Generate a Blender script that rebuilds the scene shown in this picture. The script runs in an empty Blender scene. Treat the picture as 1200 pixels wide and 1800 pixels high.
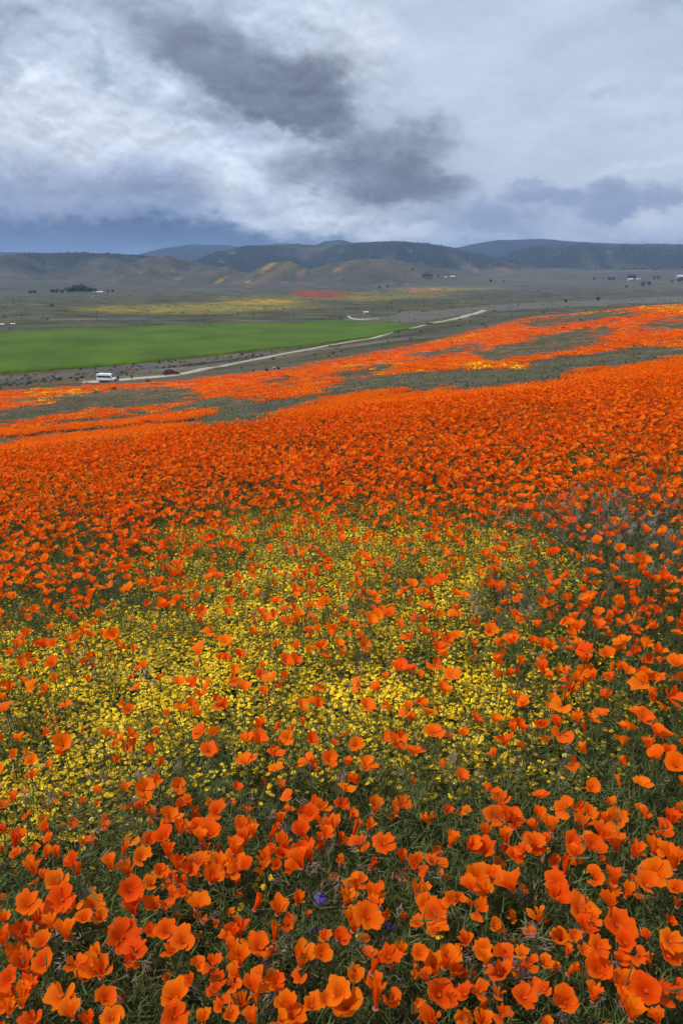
import bpy, math, random
import numpy as np
from mathutils import Vector, Matrix, Euler
R = math.radians
sc = bpy.context.scene
COL = sc.collection

# ---------------------------------------------------------------- camera
F = 1300.0            # focal length in pixels of a 1200 x 1800 frame (26 mm on a 24 mm wide sensor)
PITCH = R(18.7)
EYE = 1.42
cam_data = bpy.data.cameras.new('camera')
cam_data.sensor_fit = 'HORIZONTAL'; cam_data.sensor_width = 24.0; cam_data.lens = 26.0
cam_data.clip_start = 0.05; cam_data.clip_end = 60000
cam = bpy.data.objects.new('camera', cam_data); COL.objects.link(cam)
cam.location = (0, 0, EYE); cam.rotation_euler = (R(90) - PITCH, 0, 0)
sc.camera = cam

# ---------------------------------------------------------------- render settings and exposure
sc.view_settings.view_transform = 'Standard'; sc.view_settings.look = 'None'
sc.view_settings.exposure = 0.0; sc.view_settings.gamma = 1.0; sc.view_settings.use_curve_mapping = False
sc.render.engine = 'CYCLES'
cy = sc.cycles
cy.max_bounces = 5; cy.diffuse_bounces = 3; cy.glossy_bounces = 2; cy.transmission_bounces = 4
cy.transparent_max_bounces = 6; cy.volume_bounces = 0; cy.caustics_reflective = False; cy.caustics_refractive = False
cy.sample_clamp_indirect = 4.0
cy.use_denoising = True
try:
    cy.denoiser = 'OPENIMAGEDENOISE'; cy.denoising_input_passes = 'RGB_ALBEDO_NORMAL'
except Exception: pass

SUN_ELEV, SUN_AZ = R(58), R(250)     # azimuth clockwise from +Y (view direction): high on the left, a little behind
SUN_STRENGTH, SUN_ANGLE = 3.4, R(2.0)
SKY_STRENGTH, CLOUD_GAIN = 0.10, 1.13

# ---------------------------------------------------------------- node helpers
class NT:
    def __init__(s, tree): s.t = tree; s.n = tree.nodes; s.l = tree.links
    def new(s, ty, **kw):
        nd = s.n.new(ty)
        for k, v in kw.items(): setattr(nd, k, v)
        return nd
    def put(s, sock, v):
        if isinstance(v, bpy.types.NodeSocket): s.l.new(v, sock)
        elif v is not None:
            try: sock.default_value = v
            except Exception: sock.default_value = (*v, 1.0)
    def math(s, op, a, b=None, c=None, clamp=False):
        nd = s.new('ShaderNodeMath', operation=op); nd.use_clamp = clamp
        for i, v in enumerate((a, b, c)):
            if v is not None: s.put(nd.inputs[i], v)
        return nd.outputs[0]
    def vec(s, op, a, b=None, out=0):
        nd = s.new('ShaderNodeVectorMath', operation=op); s.put(nd.inputs[0], a)
        if b is not None: s.put(nd.inputs[1], b)
        return nd.outputs[out]
    def xyz(s, x, y, z=0.0):
        nd = s.new('ShaderNodeCombineXYZ'); s.put(nd.inputs[0], x); s.put(nd.inputs[1], y); s.put(nd.inputs[2], z)
        return nd.outputs[0]
    def noise(s, v, scale, detail=4, rough=0.55, dist=0.0, col=False, dim='3D'):
        nd = s.new('ShaderNodeTexNoise', noise_dimensions=dim); s.put(nd.inputs['Vector'], v)
        nd.inputs['Scale'].default_value = scale; nd.inputs['Detail'].default_value = detail
        nd.inputs['Roughness'].default_value = rough; nd.inputs['Distortion'].default_value = dist
        return nd.outputs[1 if col else 0]
    def maprange(s, v, a, b, c=0.0, d=1.0, kind='SMOOTHSTEP'):
        nd = s.new('ShaderNodeMapRange', interpolation_type=kind); s.put(nd.inputs[0], v)
        for i, q in enumerate((a, b, c, d)): s.put(nd.inputs[i + 1], q)
        return nd.outputs[0]
    def mix(s, f, a, b, mode='MIX'):
        nd = s.new('ShaderNodeMix', data_type='RGBA', blend_type=mode); s.put(nd.inputs[0], f)
        for i, q in ((6, a), (7, b)):
            if not isinstance(q, bpy.types.NodeSocket) and len(q) == 3: q = (*q, 1.0)
            s.put(nd.inputs[i], q)
        return nd.outputs[2]

def srgb(r, g, b):
    return tuple(((c / 255) / 12.92 if c / 255 <= 0.04045 else ((c / 255 + 0.055) / 1.055) ** 2.4) for c in (r, g, b))

# ---------------------------------------------------------------- sky: Nishita behind a broken overcast laid out by direction
def px_dir(u, v):
    t = (v - 900) / F
    y = math.cos(PITCH) - t * math.sin(PITCH); z = -math.sin(PITCH) - t * math.cos(PITCH); x = (u - 600) / F
    return math.degrees(math.atan2(x, y)), math.degrees(math.atan2(z, math.hypot(x, y)))

world = bpy.data.worlds.new("World"); sc.world = world; world.use_nodes = True
g = NT(world.node_tree); g.n.clear()
nish = g.new('ShaderNodeTexSky', sky_type='NISHITA'); nish.sun_disc = False
nish.sun_elevation = SUN_ELEV; nish.sun_rotation = SUN_AZ; nish.air_density = 1.2; nish.dust_density = 1.5
tc = g.new('ShaderNodeTexCoord'); sep = g.new('ShaderNodeSeparateXYZ'); g.l.new(tc.outputs['Generated'], sep.inputs[0])
X, Y, Z = sep.outputs
az = g.math('MULTIPLY', g.math('ARCTAN2', X, Y), 57.2958)
el = g.math('MULTIPLY', g.math('ARCSINE', Z), 57.2958)
P0 = g.xyz(az, el, 0.0)
# seamless all round: the noise itself is read in 3-D direction space, flattened towards the horizon
D3 = g.xyz(X, Y, g.math('MULTIPLY', Z, 1.7))
w1 = g.vec('SUBTRACT', g.noise(D3, 6.0, 3, 0.5, col=True), (0.5, 0.5, 0.5))
w2 = g.vec('SUBTRACT', g.noise(D3, 20.0, 4, 0.55, col=True), (0.5, 0.5, 0.5))
w3 = g.vec('SUBTRACT', g.noise(D3, 70.0, 4, 0.6, col=True), (0.5, 0.5, 0.5))
warp = g.vec('ADD', g.vec('MULTIPLY', w3, (1.3, 1.1, 0)), g.vec('ADD', g.vec('MULTIPLY', w1, (3.4, 1.8, 0)), g.vec('MULTIPLY', w2, (3.0, 2.4, 0))))
PW = g.vec('ADD', P0, warp)
def fluff(sc_, det, rough, off):
    """noise and its difference towards the zenith: billows brighter above, greyer below"""
    n0 = g.noise(D3, sc_, det, rough, .25); n1 = g.noise(g.vec('ADD', D3, (0, 0, off)), sc_, det, rough, .25)
    return n0, g.math('SUBTRACT', n0, n1)
n_big, rel_b = fluff(6.5, 7, 0.52, .030)
n_fine, rel_f = fluff(23.0, 6, 0.60, .010)
def blobs(lst):
    """soft cloud bodies: crisp below, fading upwards"""
    tot = None
    for (u, v, ru, rv, rot, amp) in lst:
        a, e = px_dir(u, v); k = 0.0405
        mp = g.new('ShaderNodeMapping', vector_type='TEXTURE'); g.l.new(PW, mp.inputs[0])
        mp.inputs['Location'].default_value = (a, e, 0); mp.inputs['Rotation'].default_value = (0, 0, -R(rot))
        mp.inputs['Scale'].default_value = (ru * k, rv * k, 1)
        sp_ = g.new('ShaderNodeSeparateXYZ'); g.l.new(mp.outputs[0], sp_.inputs[0])
        y2 = g.math('ADD', g.math('MULTIPLY', g.math('MAXIMUM', sp_.outputs[1], 0.0), .62), g.math('MINIMUM', sp_.outputs[1], 0.0))
        ln = g.vec('LENGTH', g.xyz(sp_.outputs[0], y2, 0.0), out=1)
        b = g.maprange(ln, 0.3, 1.5, amp, 0.0)
        tot = b if tot is None else g.math('ADD', tot, b)
    return tot
dark = blobs([(280, 70, 170, 42, 14, .55), (420, 130, 180, 55, 25, .85), (560, 180, 90, 50, 0, 1.15), (480, 195, 120, 28, 15, .6), (700, 265, 115, 34, -8, 1.15), (630, 322, 190, 26, 4, .70), (745, 332, 100, 28, 0, .85),
              (550, 295, 90, 30, 0, .40), (690, 374, 160, 18, 5, .60), (345, 278, 44, 22, 20, .45), (120, 118, 60, 25, 10, .25)])
mid = blobs([(110, 375, 250, 62, 4, .95), (300, 350, 80, 60, 30, .55), (940, 346, 56, 18, 0, 1.0), (1062, 357, 74, 22, 0, 1.1), (1190, 354, 50, 20, 0, .9), (860, 398, 90, 30, 0, .55), (470, 350, 60, 22, 0, .45), (1160, 140, 160, 9, -10, .35),
             (1110, 215, 170, 9, -6, .25), (990, 404, 170, 20, 0, .55), (790, 378, 90, 30, 0, .5), (250, 200, 60, 30, 0, .2), (880, 120, 120, 10, 6, .15)])
blue = blobs([(0, 452, 430, 46, 0, 1.25), (330, 448, 230, 30, 0, 1.1), (600, 432, 60, 10, 0, .6), (850, 432, 60, 8, 0, .5), (1180, 428, 110, 9, 0, .5)])
white = blobs([(120, 265, 200, 55, 8, .8), (50, 200, 120, 50, 0, .6), (300, 215, 110, 40, 20, .5), (480, 345, 120, 26, 10, .5), (400, 330, 120, 34, 20, .5), (600, 395, 120, 22, 12, .75), (700, 402, 80, 14, 8, .7), (1100, 393, 75, 15, 0, 1.0),
               (860, 372, 50, 14, 0, .4), (650, 120, 50, 80, 20, .5), (755, 200, 50, 40, 20, .35), (590, 60, 60, 50, 0, .35), (1050, 300, 200, 8, -4, .35), (510, 255, 60, 20, 0, .3)])
calm = g.maprange(g.math('SUBTRACT', az, g.math('MULTIPLY', g.math('SUBTRACT', 8.0, el), .5)), -1.0, 9.0, 1.0, .22)
def soft(f, kb, kf, lo, hi):
    q = g.math('ADD', f, g.math('MULTIPLY', g.math('MINIMUM', g.math('MULTIPLY', f, 3.0), 1.0), g.math('ADD', g.math('MULTIPLY', g.math('SUBTRACT', n_big, .5), kb), g.math('MULTIPLY', g.math('SUBTRACT', n_fine, .5), kf))))
    return g.maprange(q, lo, hi, 0.0, 1.0)
dk = soft(dark, 1.3, 1.15, .08, 1.55)
md = soft(mid, .9, 1.2, .08, 1.15)
wh = soft(white, 1.0, 1.3, .10, 1.0)
bl = soft(blue, .35, .35, .0, 1.15)
base_var = g.math('ADD', g.math('MULTIPLY', g.maprange(n_big, 0.34, 0.66, 0.0, 1.0), calm), g.math('SUBTRACT', .85, g.math('MULTIPLY', calm, .42)), clamp=True)
c = g.mix(base_var, srgb(158, 171, 194), srgb(189, 201, 220))
c = g.mix(g.math('MULTIPLY', wh, .78), c, srgb(207, 215, 229))
c = g.mix(g.math('MULTIPLY', md, .9), c, srgb(136, 152, 184))
c = g.mix(g.math('MULTIPLY', dk, .95), c, srgb(108, 117, 136))
c = g.mix(g.math('MULTIPLY', bl, .92), c, srgb(76, 98, 134))
relief = g.math('ADD', 1.0, g.math('MULTIPLY', calm, g.math('ADD', g.math('MULTIPLY', rel_b, 1.5), g.math('MULTIPLY', rel_f, .9))))
cs = g.vec('SCALE', c); g.l.new(relief, cs.node.inputs['Scale']); c = cs
# small openings where the blue shows
hole = g.math('MULTIPLY', blobs([(172, 135, 16, 30, 10, .9), (8, 120, 16, 30, 0, .8), (1180, 5, 70, 20, 0, .5), (1190, 60, 90, 60, 0, .25)]), 1.0, clamp=True)
# below the horizon the overcast fades to ground haze (never seen past the terrain)
em = g.vec('SCALE', c); 
em.node.inputs['Scale'].default_value = CLOUD_GAIN
nsc = g.vec('SCALE', nish.outputs[0]); nsc.node.inputs['Scale'].default_value = SKY_STRENGTH
final = g.mix(g.math('MULTIPLY', hole, 0.5), em, nsc)
bg = g.new('ShaderNodeBackground'); g.l.new(final, bg.inputs[0]); bg.inputs[1].default_value = 1.0
ow = g.new('ShaderNodeOutputWorld'); g.l.new(bg.outputs[0], ow.inputs[0])

sun_data = bpy.data.lights.new('sun', 'SUN'); sun_data.energy = SUN_STRENGTH; sun_data.angle = SUN_ANGLE; sun_data.color = (1.0, 0.955, 0.89)
sun = bpy.data.objects.new('sun', sun_data); COL.objects.link(sun)
sd = Vector((math.sin(SUN_AZ) * math.cos(SUN_ELEV), math.cos(SUN_AZ) * math.cos(SUN_ELEV), math.sin(SUN_ELEV)))
sun.rotation_euler = sd.to_track_quat('Z', 'Y').to_euler(); sun.location = (0, 0, 50)

# ---------------------------------------------------------------- object helpers
def tag(o, label=None, cat=None, group=None, kind=None):
    if label: o['label'] = label
    if cat: o['category'] = cat
    if group: o['group'] = group
    if kind: o['kind'] = kind
    return o
def link(name, data, parent=None, link_it=True):
    o = bpy.data.objects.new(name, data)
    if link_it: COL.objects.link(o)
    if parent is not None: o.parent = parent
    return o
def empty(name, loc, rz=0.0):
    o = bpy.data.objects.new(name, None); COL.objects.link(o)
    o.empty_display_size = 0.05; o.location = loc; o.rotation_euler = (0, 0, rz)
    return o
class MB:
    """collects shapes; each face remembers a material slot"""
    def __init__(s): s.v = []; s.f = []; s.m = []; s.a = {}
    def add(s, vs, fs, mi=0, a=None):
        o = len(s.v)
        if a is not None: s.a.update({o + i: q for i, q in enumerate(a)})
        s.v.extend([tuple(p) for p in vs]); s.f.extend([tuple(i + o for i in f) for f in fs]); s.m.extend([mi] * len(fs))
    def grid(s, P, mi=0, closed=False, a=None):
        al = a
        ny, nx = len(P), len(P[0]); vs = [p for row in P for p in row]; fs = []
        for j in range(ny - 1):
            for i in range(nx if closed else nx - 1):
                a = j * nx + i; b = j * nx + (i + 1) % nx
                fs.append((a, b, b + nx, a + nx))
        s.add(vs, fs, mi, al)
    def tube(s, pts, rads, n=5, mi=0, cap=True):
        rows = []
        for i, p in enumerate(pts):
            p = Vector(p); d = (Vector(pts[min(i + 1, len(pts) - 1)]) - Vector(pts[max(i - 1, 0)])).normalized()
            a = d.orthogonal().normalized() if abs(d.z) < .9 else Vector((1, 0, 0)); a = (a - d * a.dot(d)).normalized(); b = d.cross(a)
            rows.append([p + (a * math.cos(t) + b * math.sin(t)) * rads[i] for t in [2 * math.pi * k / n for k in range(n)]])
        s.grid(rows, mi, closed=True)
        if cap:
            o = len(s.v) - n; s.f.append(tuple(range(o, o + n))); s.m.append(mi)
    def box(s, x0, x1, y0, y1, z0, z1, mi=0):
        s.add([(x0, y0, z0), (x1, y0, z0), (x1, y1, z0), (x0, y1, z0), (x0, y0, z1), (x1, y0, z1), (x1, y1, z1), (x0, y1, z1)],
              [(0, 3, 2, 1), (4, 5, 6, 7), (0, 1, 5, 4), (1, 2, 6, 5), (2, 3, 7, 6), (3, 0, 4, 7)], mi)
    def merge(s, o, M=None, mi=None):
        vs = [tuple(M @ Vector(p)) for p in o.v] if M is not None else o.v
        k = len(s.v); s.a.update({i + k: q for i, q in o.a.items()}); s.v.extend(vs); s.f.extend([tuple(i + k for i in f) for f in o.f]); s.m.extend(o.m if mi is None else [mi] * len(o.f))
    def mesh(s, name, mats, smooth=True):
        me = bpy.data.meshes.new(name); me.from_pydata(s.v, [], s.f)
        for m in mats: me.materials.append(m)
        me.polygons.foreach_set('material_index', s.m)
        me.polygons.foreach_set('use_smooth', [smooth] * len(s.f)); me.update()
        if s.a:
            at_ = me.attributes.new('along', 'FLOAT', 'POINT'); at_.data.foreach_set('value', [s.a.get(i, 0.5) for i in range(len(s.v))])
        return me

# ---------------------------------------------------------------- numpy noise
class Perlin:
    def __init__(s, seed):
        r = np.random.RandomState(seed); s.p = np.concatenate([r.permutation(512)] * 2); a = r.rand(512) * 2 * np.pi
        s.gx = np.cos(a); s.gy = np.sin(a)
    def __call__(s, x, y):
        xi = np.floor(x).astype(np.int64); yi = np.floor(y).astype(np.int64); xf = x - xi; yf = y - yi
        u = xf ** 3 * (xf * (xf * 6 - 15) + 10); v = yf ** 3 * (yf * (yf * 6 - 15) + 10)
        def gr(a, b, dx, dy):
            h = s.p[(s.p[(xi + a) & 511] + yi + b) & 511]; return s.gx[h] * dx + s.gy[h] * dy
        n0 = gr(0, 0, xf, yf) * (1 - u) + gr(1, 0, xf - 1, yf) * u
        n1 = gr(0, 1, xf, yf - 1) * (1 - u) + gr(1, 1, xf - 1, yf - 1) * u
        return (n0 * (1 - v) + n1 * v) * 1.5
def fbm(x, y, seed=0, oct=4, gain=0.5):
    x = np.asarray(x, float); y = np.asarray(y, float); t = np.zeros(np.broadcast(x, y).shape); a = 1.0; q = 0.0
    for k in range(oct):
        t = t + a * Perlin(seed * 31 + k)(x + 17.3 * k, y - 9.1 * k); q += a; a *= gain; x = x * 2.03; y = y * 2.03
    return t / q
def sstep(a, b, x):
    t = np.clip((np.asarray(x, float) - a) / (b - a), 0, 1); return t * t * (3 - 2 * t)

# ---------------------------------------------------------------- the lie of the land
def E_of(v): return -np.tan(PITCH + np.arctan((np.asarray(v, float) - 900) / F))
def project(x, y, z):
    z = z - EYE; d = y * math.cos(PITCH) - z * math.sin(PITCH); up = y * math.sin(PITCH) + z * math.cos(PITCH)
    d = np.where(np.abs(d) < 1e-3, 1e-3, d)
    return 600 + F * x / d, 900 - F * up / d, d
GX, GY = 0.10, -0.107
RK = np.array([8, 12, 20, 35, 60, 100, 150, 215, 300, 400, 550, 800, 1200, 1800, 2600, 20000.])
def far(z0):
    """valley floor relative to the eye from 400 m on"""
    return list(np.interp([400, 550, 800, 1200, 1800, 2600, 20000], [400, 800, 1200, 1800, 2600, 20000], [z0, -44, -54, -68, -84, -90]))
def vcol(theta, vs, tail):
    r = RK[:len(vs) + 2]
    near = [-EYE + (GX * math.sin(theta) + GY * math.cos(theta)) * k for k in RK[:2]]
    z = near + list(E_of(vs) * r[2:] * math.cos(theta)) + list(tail)
    assert len(z) == len(RK), (len(z)); return z
TH = [R(-24.6), R(-12.9), 0.0, R(12.9), R(24.6)]
cols = {
    TH[0]: vcol(TH[0], [805, 787, 757, 724, 700, 681, 657], far(-35.5)),
    TH[1]: vcol(TH[1], [776, 757, 729, 701, 678, 659, 640], far(-36)),
    TH[2]: vcol(TH[2], [736, 714, 688, 663, 642, 624, 606, 590], far(-36)[1:]),
    TH[3]: vcol(TH[3], [700, 678, 653, 628, 606, 585, 566, 553], [-34, -43, -54, -68, -84, -90]),
    TH[4]: vcol(TH[4], [668, 645, 617, 590, 568, 548, 531], [-24, -38, -42, -53, -68, -84, -90]),
}
cols[R(-60)] = cols[TH[0]]
cols[R(60)] = [-EYE + k for k in (-.1, -.1, -.5, -1, -2, -4, -7, -11, -16, -22, -30, -40, -50, -66, -84, -90)]
cols[R(120)] = [-EYE + k for k in (.9, 1.3, 2, 3, 5, 8, 10, 12, 12, 8, 0, -15, -36, -60, -84, -90)]
cols[R(180)] = [-EYE + k for k in (.85, 1.3, 2.1, 3.6, 6, 9, 12, 14, 15, 13, 6, -8, -34, -60, -84, -90)]
cols[R(-120)] = [-EYE + k for k in (0, 0, -.5, -1.5, -4, -9, -15, -21, -26, -30, -34, -43, -54, -68, -84, -90)]
def pchip(xk, yk, x):
    xk = np.asarray(xk, float); yk = np.asarray(yk, float); h = np.diff(xk); d = np.diff(yk) / h
    m = np.zeros(len(xk)); m[0] = d[0]; m[-1] = d[-1]
    for i in range(1, len(xk) - 1):
        if d[i - 1] * d[i] > 0:
            w1 = 2 * h[i] + h[i - 1]; w2 = h[i] + 2 * h[i - 1]; m[i] = (w1 + w2) / (w1 / d[i - 1] + w2 / d[i])
    i = np.clip(np.searchsorted(xk, x) - 1, 0, len(h) - 1); t = (x - xk[i]) / h[i]
    return (yk[i] * (1 + 2 * t) * (1 - t) ** 2 + h[i] * m[i] * t * (1 - t) ** 2 + yk[i + 1] * t * t * (3 - 2 * t) + h[i] * m[i + 1] * t * t * (t - 1))
LR = np.linspace(math.log(8), math.log(20000), 420)
ths = sorted(cols); rows_ = [pchip(np.log(RK), cols[t], LR) for t in ths]
ths = [ths[-1] - 2 * math.pi] + ths; rows_ = [rows_[-1]] + rows_       # wrap: -180 = 180
TG = np.linspace(-math.pi, math.pi, 721)
tab = np.array([[0.0]])
A = np.array(rows_); tab = np.stack([np.interp(TG, ths, A[:, j]) for j in range(A.shape[1])], 1)   # [theta, r]
kern = np.exp(-0.5 * (np.arange(-14, 15) / 6.0) ** 2); kern /= kern.sum()
pad = np.concatenate([tab[-15:-1], tab, tab[1:15]]); tab = np.stack([np.convolve(pad[:, j], kern, 'valid') for j in range(tab.shape[1])], 1)

# ridge layers: (distance, front width, back width, silhouette knots as (u, v))
RIDGES = [
    (4600, 1900, 900, [(-500, 506), (450, 506), (650, 494), (780, 485), (880, 478), (1000, 473), (1200, 470), (1700, 468)]),
    (3500, 500, 900, [(-500, 500), (60, 503), (150, 492), (210, 468), (260, 452), (300, 450), (350, 462), (400, 474), (440, 480), (480, 490), (600, 500), (1700, 500)]),
    (3300, 380, 700, [(-500, 505), (230, 503), (300, 490), (350, 470), (400, 468), (430, 484), (470, 462), (510, 459), (545, 474), (575, 464), (640, 454), (700, 456), (760, 470), (830, 480), (880, 490), (1000, 492), (1700, 492)]),
    (4300, 600, 1000, [(-500, 455), (0, 449), (60, 446), (130, 444), (200, 446), (280, 450), (340, 462), (420, 480), (1700, 490)]),
    (5200, 900, 1200, [(-500, 480), (330, 462), (380, 444), (430, 432), (500, 427), (560, 430), (620, 427), (700, 425), (750, 428), (800, 436), (850, 447), (900, 458), (960, 470), (1700, 480)]),
    (6000, 1000, 1400, [(-500, 480), (800, 468), (880, 450), (930, 434), (1000, 430), (1060, 428), (1110, 431), (1160, 430), (1200, 432), (1400, 428), (1700, 440)]),
    (9500, 1500, 2500, [(-500, 436), (0, 444), (240, 448), (290, 436), (340, 428), (400, 430), (460, 440), (540, 436), (570, 424), (600, 420), (640, 432), (700, 450), (780, 440), (840, 427), (880, 422), (950, 421), (1010, 426), (1080, 431), (1200, 436), (1700, 430)]),
]
def u_to_th(u): return np.arctan((np.asarray(u, float) - 600) / F / (math.cos(PITCH) + (450 / F) * math.sin(PITCH)))
def hills(x, y, base):
    r = np.hypot(x, y); th = np.arctan2(x, y); out = base.copy()
    n1 = fbm(x / 700, y / 700, 5, 5, .55); n2 = fbm(x / 260, y / 260, 9, 4, .55)
    rid = 1 - np.abs(fbm(x / 480 + 3, y / 480, 11, 4, .5)) * 2.6
    for k, (D, wf, wb, kn) in enumerate(RIDGES):
        us, vs = zip(*kn); tk = u_to_th(us); wob = 1 + 0.08 * fbm(th * 9 + k * 7, r * 0, 21 + k, 2)
        Dk = D * wob
        top = (E_of(np.interp(th, tk, vs)) * D) * 1.0
        q = (r - Dk); s = np.where(q < 0, 1 - sstep(0, 1, -q / wf), 1 - sstep(0, 1, q / wb)) ** 1.15
        amp = np.maximum(top - base, 0)
        h = base + amp * s * (1 - (1 - s) * 0.55 * (0.5 - 0.5 * rid)) + (n2 * 0.10 * amp + (rid - .6) * .16 * amp) * s * (1 - s) * 3.0 + n2 * amp * .02 * s
        m = 1 / (1 + np.exp(-np.clip((h - out) / 5.0, -30, 30)))
        out = np.where(h > out, h, out) + np.exp(-np.abs(h - out) / 4.0) * 1.5 * (s > 0.02)
    out = out + sstep(2600, 3300, r) * n1 * 3
    return out
def height(x, y):
    x = np.asarray(x, float); y = np.asarray(y, float)
    r = np.hypot(x, y); th = np.arctan2(x, y)
    lr = np.log(np.maximum(r, 8.0)); fi = np.clip((lr - LR[0]) / (LR[1] - LR[0]), 0, len(LR) - 1.001); ft = np.clip((th + math.pi) / (TG[1] - TG[0]), 0, 719.999)
    i = fi.astype(int); j = ft.astype(int); a = fi - i; b = ft - j
    zf = (tab[j, i] * (1 - a) + tab[j, i + 1] * a) * (1 - b) + (tab[j + 1, i] * (1 - a) + tab[j + 1, i + 1] * a) * b
    zn = -EYE + GX * x + GY * y
    w = sstep(7.5, 11.5, r); z = zn * (1 - w) + zf * w
    z = z + 0.025 * fbm(x / 0.9, y / 0.9, 41, 3) * (1 - sstep(20, 60, r))
    z = z + 0.10 * fbm(x / 5, y / 5, 42, 2) * sstep(3, 9, r) * (1 - sstep(60, 200, r))
    z = z + 0.8 * fbm(x / 45, y / 45, 43, 3) * sstep(40, 140, r)
    z = z + 2.2 * fbm(x / 260, y / 260, 44, 3) * sstep(430, 900, r)
    return z
def height_all(x, y):
    z = height(x, y); r = np.hypot(x, y)
    m = r > 2550
    if m.any():
        z2 = z.copy(); z2[m] = hills(x[m], y[m], z[m]); z = z * (1 - sstep(2550, 2750, r)) + z2 * sstep(2550, 2750, r)
    return z + EYE

# terrain mesh in polar rows, fine inside the view and coarse outside it
tin = np.linspace(R(-31), R(31), 620)
tout = np.concatenate([np.linspace(R(-180), R(-31), 50)[:-1], tin, np.linspace(R(31), R(180), 50)[1:]])
RR = np.concatenate([np.geomspace(0.35, 30, 130)[:-1], np.geomspace(30, 450, 190)[:-1], np.geomspace(450, 2600, 90)[:-1], np.geomspace(2600, 12500, 170)[:-1], [13000, 16000, 22000, 34000, 55000]])
TT, RG = np.meshgrid(tout, RR); GXc = RG * np.sin(TT); GYc = RG * np.cos(TT)
GZ = height_all(GXc.ravel(), GYc.ravel()).reshape(GXc.shape)
_lr = np.log(RR)
def ground_z(x, y):
    """height of the finished terrain mesh"""
    x = np.asarray(x, float); y = np.asarray(y, float); r = np.maximum(np.hypot(x, y), RR[0] * 1.001); th = np.arctan2(x, y)
    i = np.clip(np.searchsorted(RR, r) - 1, 0, len(RR) - 2); j = np.clip(np.searchsorted(tout, th) - 1, 0, len(tout) - 2)
    a = (r - RR[i]) / (RR[i + 1] - RR[i]); b = (th - tout[j]) / (tout[j + 1] - tout[j])
    return (GZ[i, j] * (1 - a) + GZ[i + 1, j] * a) * (1 - b) + (GZ[i, j + 1] * (1 - a) + GZ[i + 1, j + 1] * a) * b
_TS = np.geomspace(0.8, 16000, 5000)
def at(u, v, hf=0.0):
    """the point of the land (plus hf) seen at photograph pixel u, v"""
    t = (v - 900) / F
    d = np.array([(u - 600) / F, math.cos(PITCH) - t * math.sin(PITCH), -math.sin(PITCH) - t * math.cos(PITCH)])
    P = d[None] * _TS[:, None]; zz = EYE + P[:, 2] - ground_z(P[:, 0], P[:, 1]) - hf
    k = np.argmax(zz < 0)
    if k == 0: return None
    f = zz[k - 1] / (zz[k - 1] - zz[k]); s = _TS[k - 1] * (1 - f) + _TS[k] * f
    return np.array([d[0] * s, d[1] * s, EYE + d[2] * s])

# ---------------------------------------------------------------- what covers the land
def inpoly(u, v, poly):
    n = len(poly); c = np.zeros(u.shape, bool); j = n - 1
    for i in range(n):
        xi, yi = poly[i]; xj, yj = poly[j]
        if yi != yj: c ^= ((yi > v) != (yj > v)) & (u < (xj - xi) * (v - yi) / (yj - yi) + xi)
        j = i
    return c
HILL_U = [-600, 0, 150, 300, 400, 500, 600, 700, 800, 850, 900, 960, 1020, 1100, 1200, 1800]
HILL_V = [700, 686, 676, 668, 657, 645, 628, 608, 588, 575, 562, 549, 541, 534, 529, 500]
BARE = [   # scrubby grey green strips on the poppy hillside (pixel outlines laid on the land)
    [(-300, 745), (0, 722), (80, 708), (95, 697), (160, 688), (250, 684), (335, 680), (345, 687), (180, 712), (60, 735), (0, 742), (-300, 775)],
    [(170, 718), (260, 703), (340, 690), (345, 696), (260, 712)],
    [(-300, 850), (-300, 812), (0, 792), (50, 788), (120, 776), (230, 762), (300, 752), (400, 738), (440, 733), (560, 722), (566, 730), (455, 745), (300, 762), (150, 785), (0, 803)],
    [(330, 742), (400, 705), (470, 700), (550, 688), (600, 668), (700, 657), (800, 648), (900, 645), (960, 625), (1040, 622), (1110, 607), (1200, 612), (1500, 596), (1500, 608), (1200, 624), (1100, 638), (1000, 660),
     (900, 678), (800, 684), (700, 686), (600, 698), (520, 716), (430, 735)],
    [(540, 728), (600, 719), (650, 706), (660, 712), (590, 728)],
    [(300, 716), (360, 700), (420, 694), (400, 706), (330, 722)],
    [(560, 660), (620, 648), (680, 640), (690, 646), (620, 660)],
    [(920, 592), (980, 582), (1060, 572), (1080, 580), (1000, 600), (940, 602)],
    [(900, 570), (960, 556), (1040, 548), (1100, 544), (1130, 550), (1040, 560), (960, 572)],
    [(1100, 574), (1200, 560), (1300, 552), (1300, 560), (1180, 574)],
    [(820, 618), (900, 605), (1000, 600), (1060, 592), (1060, 600), (940, 622), (860, 632)],
    [(700, 628), (780, 612), (840, 600), (850, 606), (780, 622)],
    [(440, 668), (500, 660), (520, 664), (470, 672)],
    [(-300, 800), (0, 766), (90, 756), (190, 744), (200, 748), (80, 764), (0, 775), (-300, 812)],
    [(60, 744), (150, 734), (260, 722), (300, 720), (240, 731), (120, 743)],
    [(240, 746), (330, 735), (400, 724), (400, 728), (320, 742)],
]
BACK_IN = [[(620, 705), (700, 690), (760, 680), (780, 672), (790, 678), (720, 696), (640, 712)], [(1000, 648), (1060, 640), (1070, 644), (1010, 652)],
           [(500, 716), (560, 700), (640, 686), (700, 676), (705, 680), (640, 694), (560, 712)]]
YELLOW = [(130, 690, 90, 6, 1), (60, 700, 60, 6, .6), (740, 590, 90, 8, .8), (1000, 545, 90, 5, .8), (1180, 541, 50, 6, 1), (720, 655, 60, 5, .8), (860, 640, 70, 5, .7), (660, 640, 50, 5, .5)]
PAL = dict(scrub=(.094, .096, .060), grey=(.135, .125, .110), poppy=(.80, .105, .006), yel=(.62, .34, .012), green=(.088, .165, .002), olive=(.115, .110, .045),
           tan=(.20, .165, .105), soil=(.105, .080, .052), dkgreen=(.030, .045, .016), mustard=(.30, .235, .03), rust=(.34, .060, .012))
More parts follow.
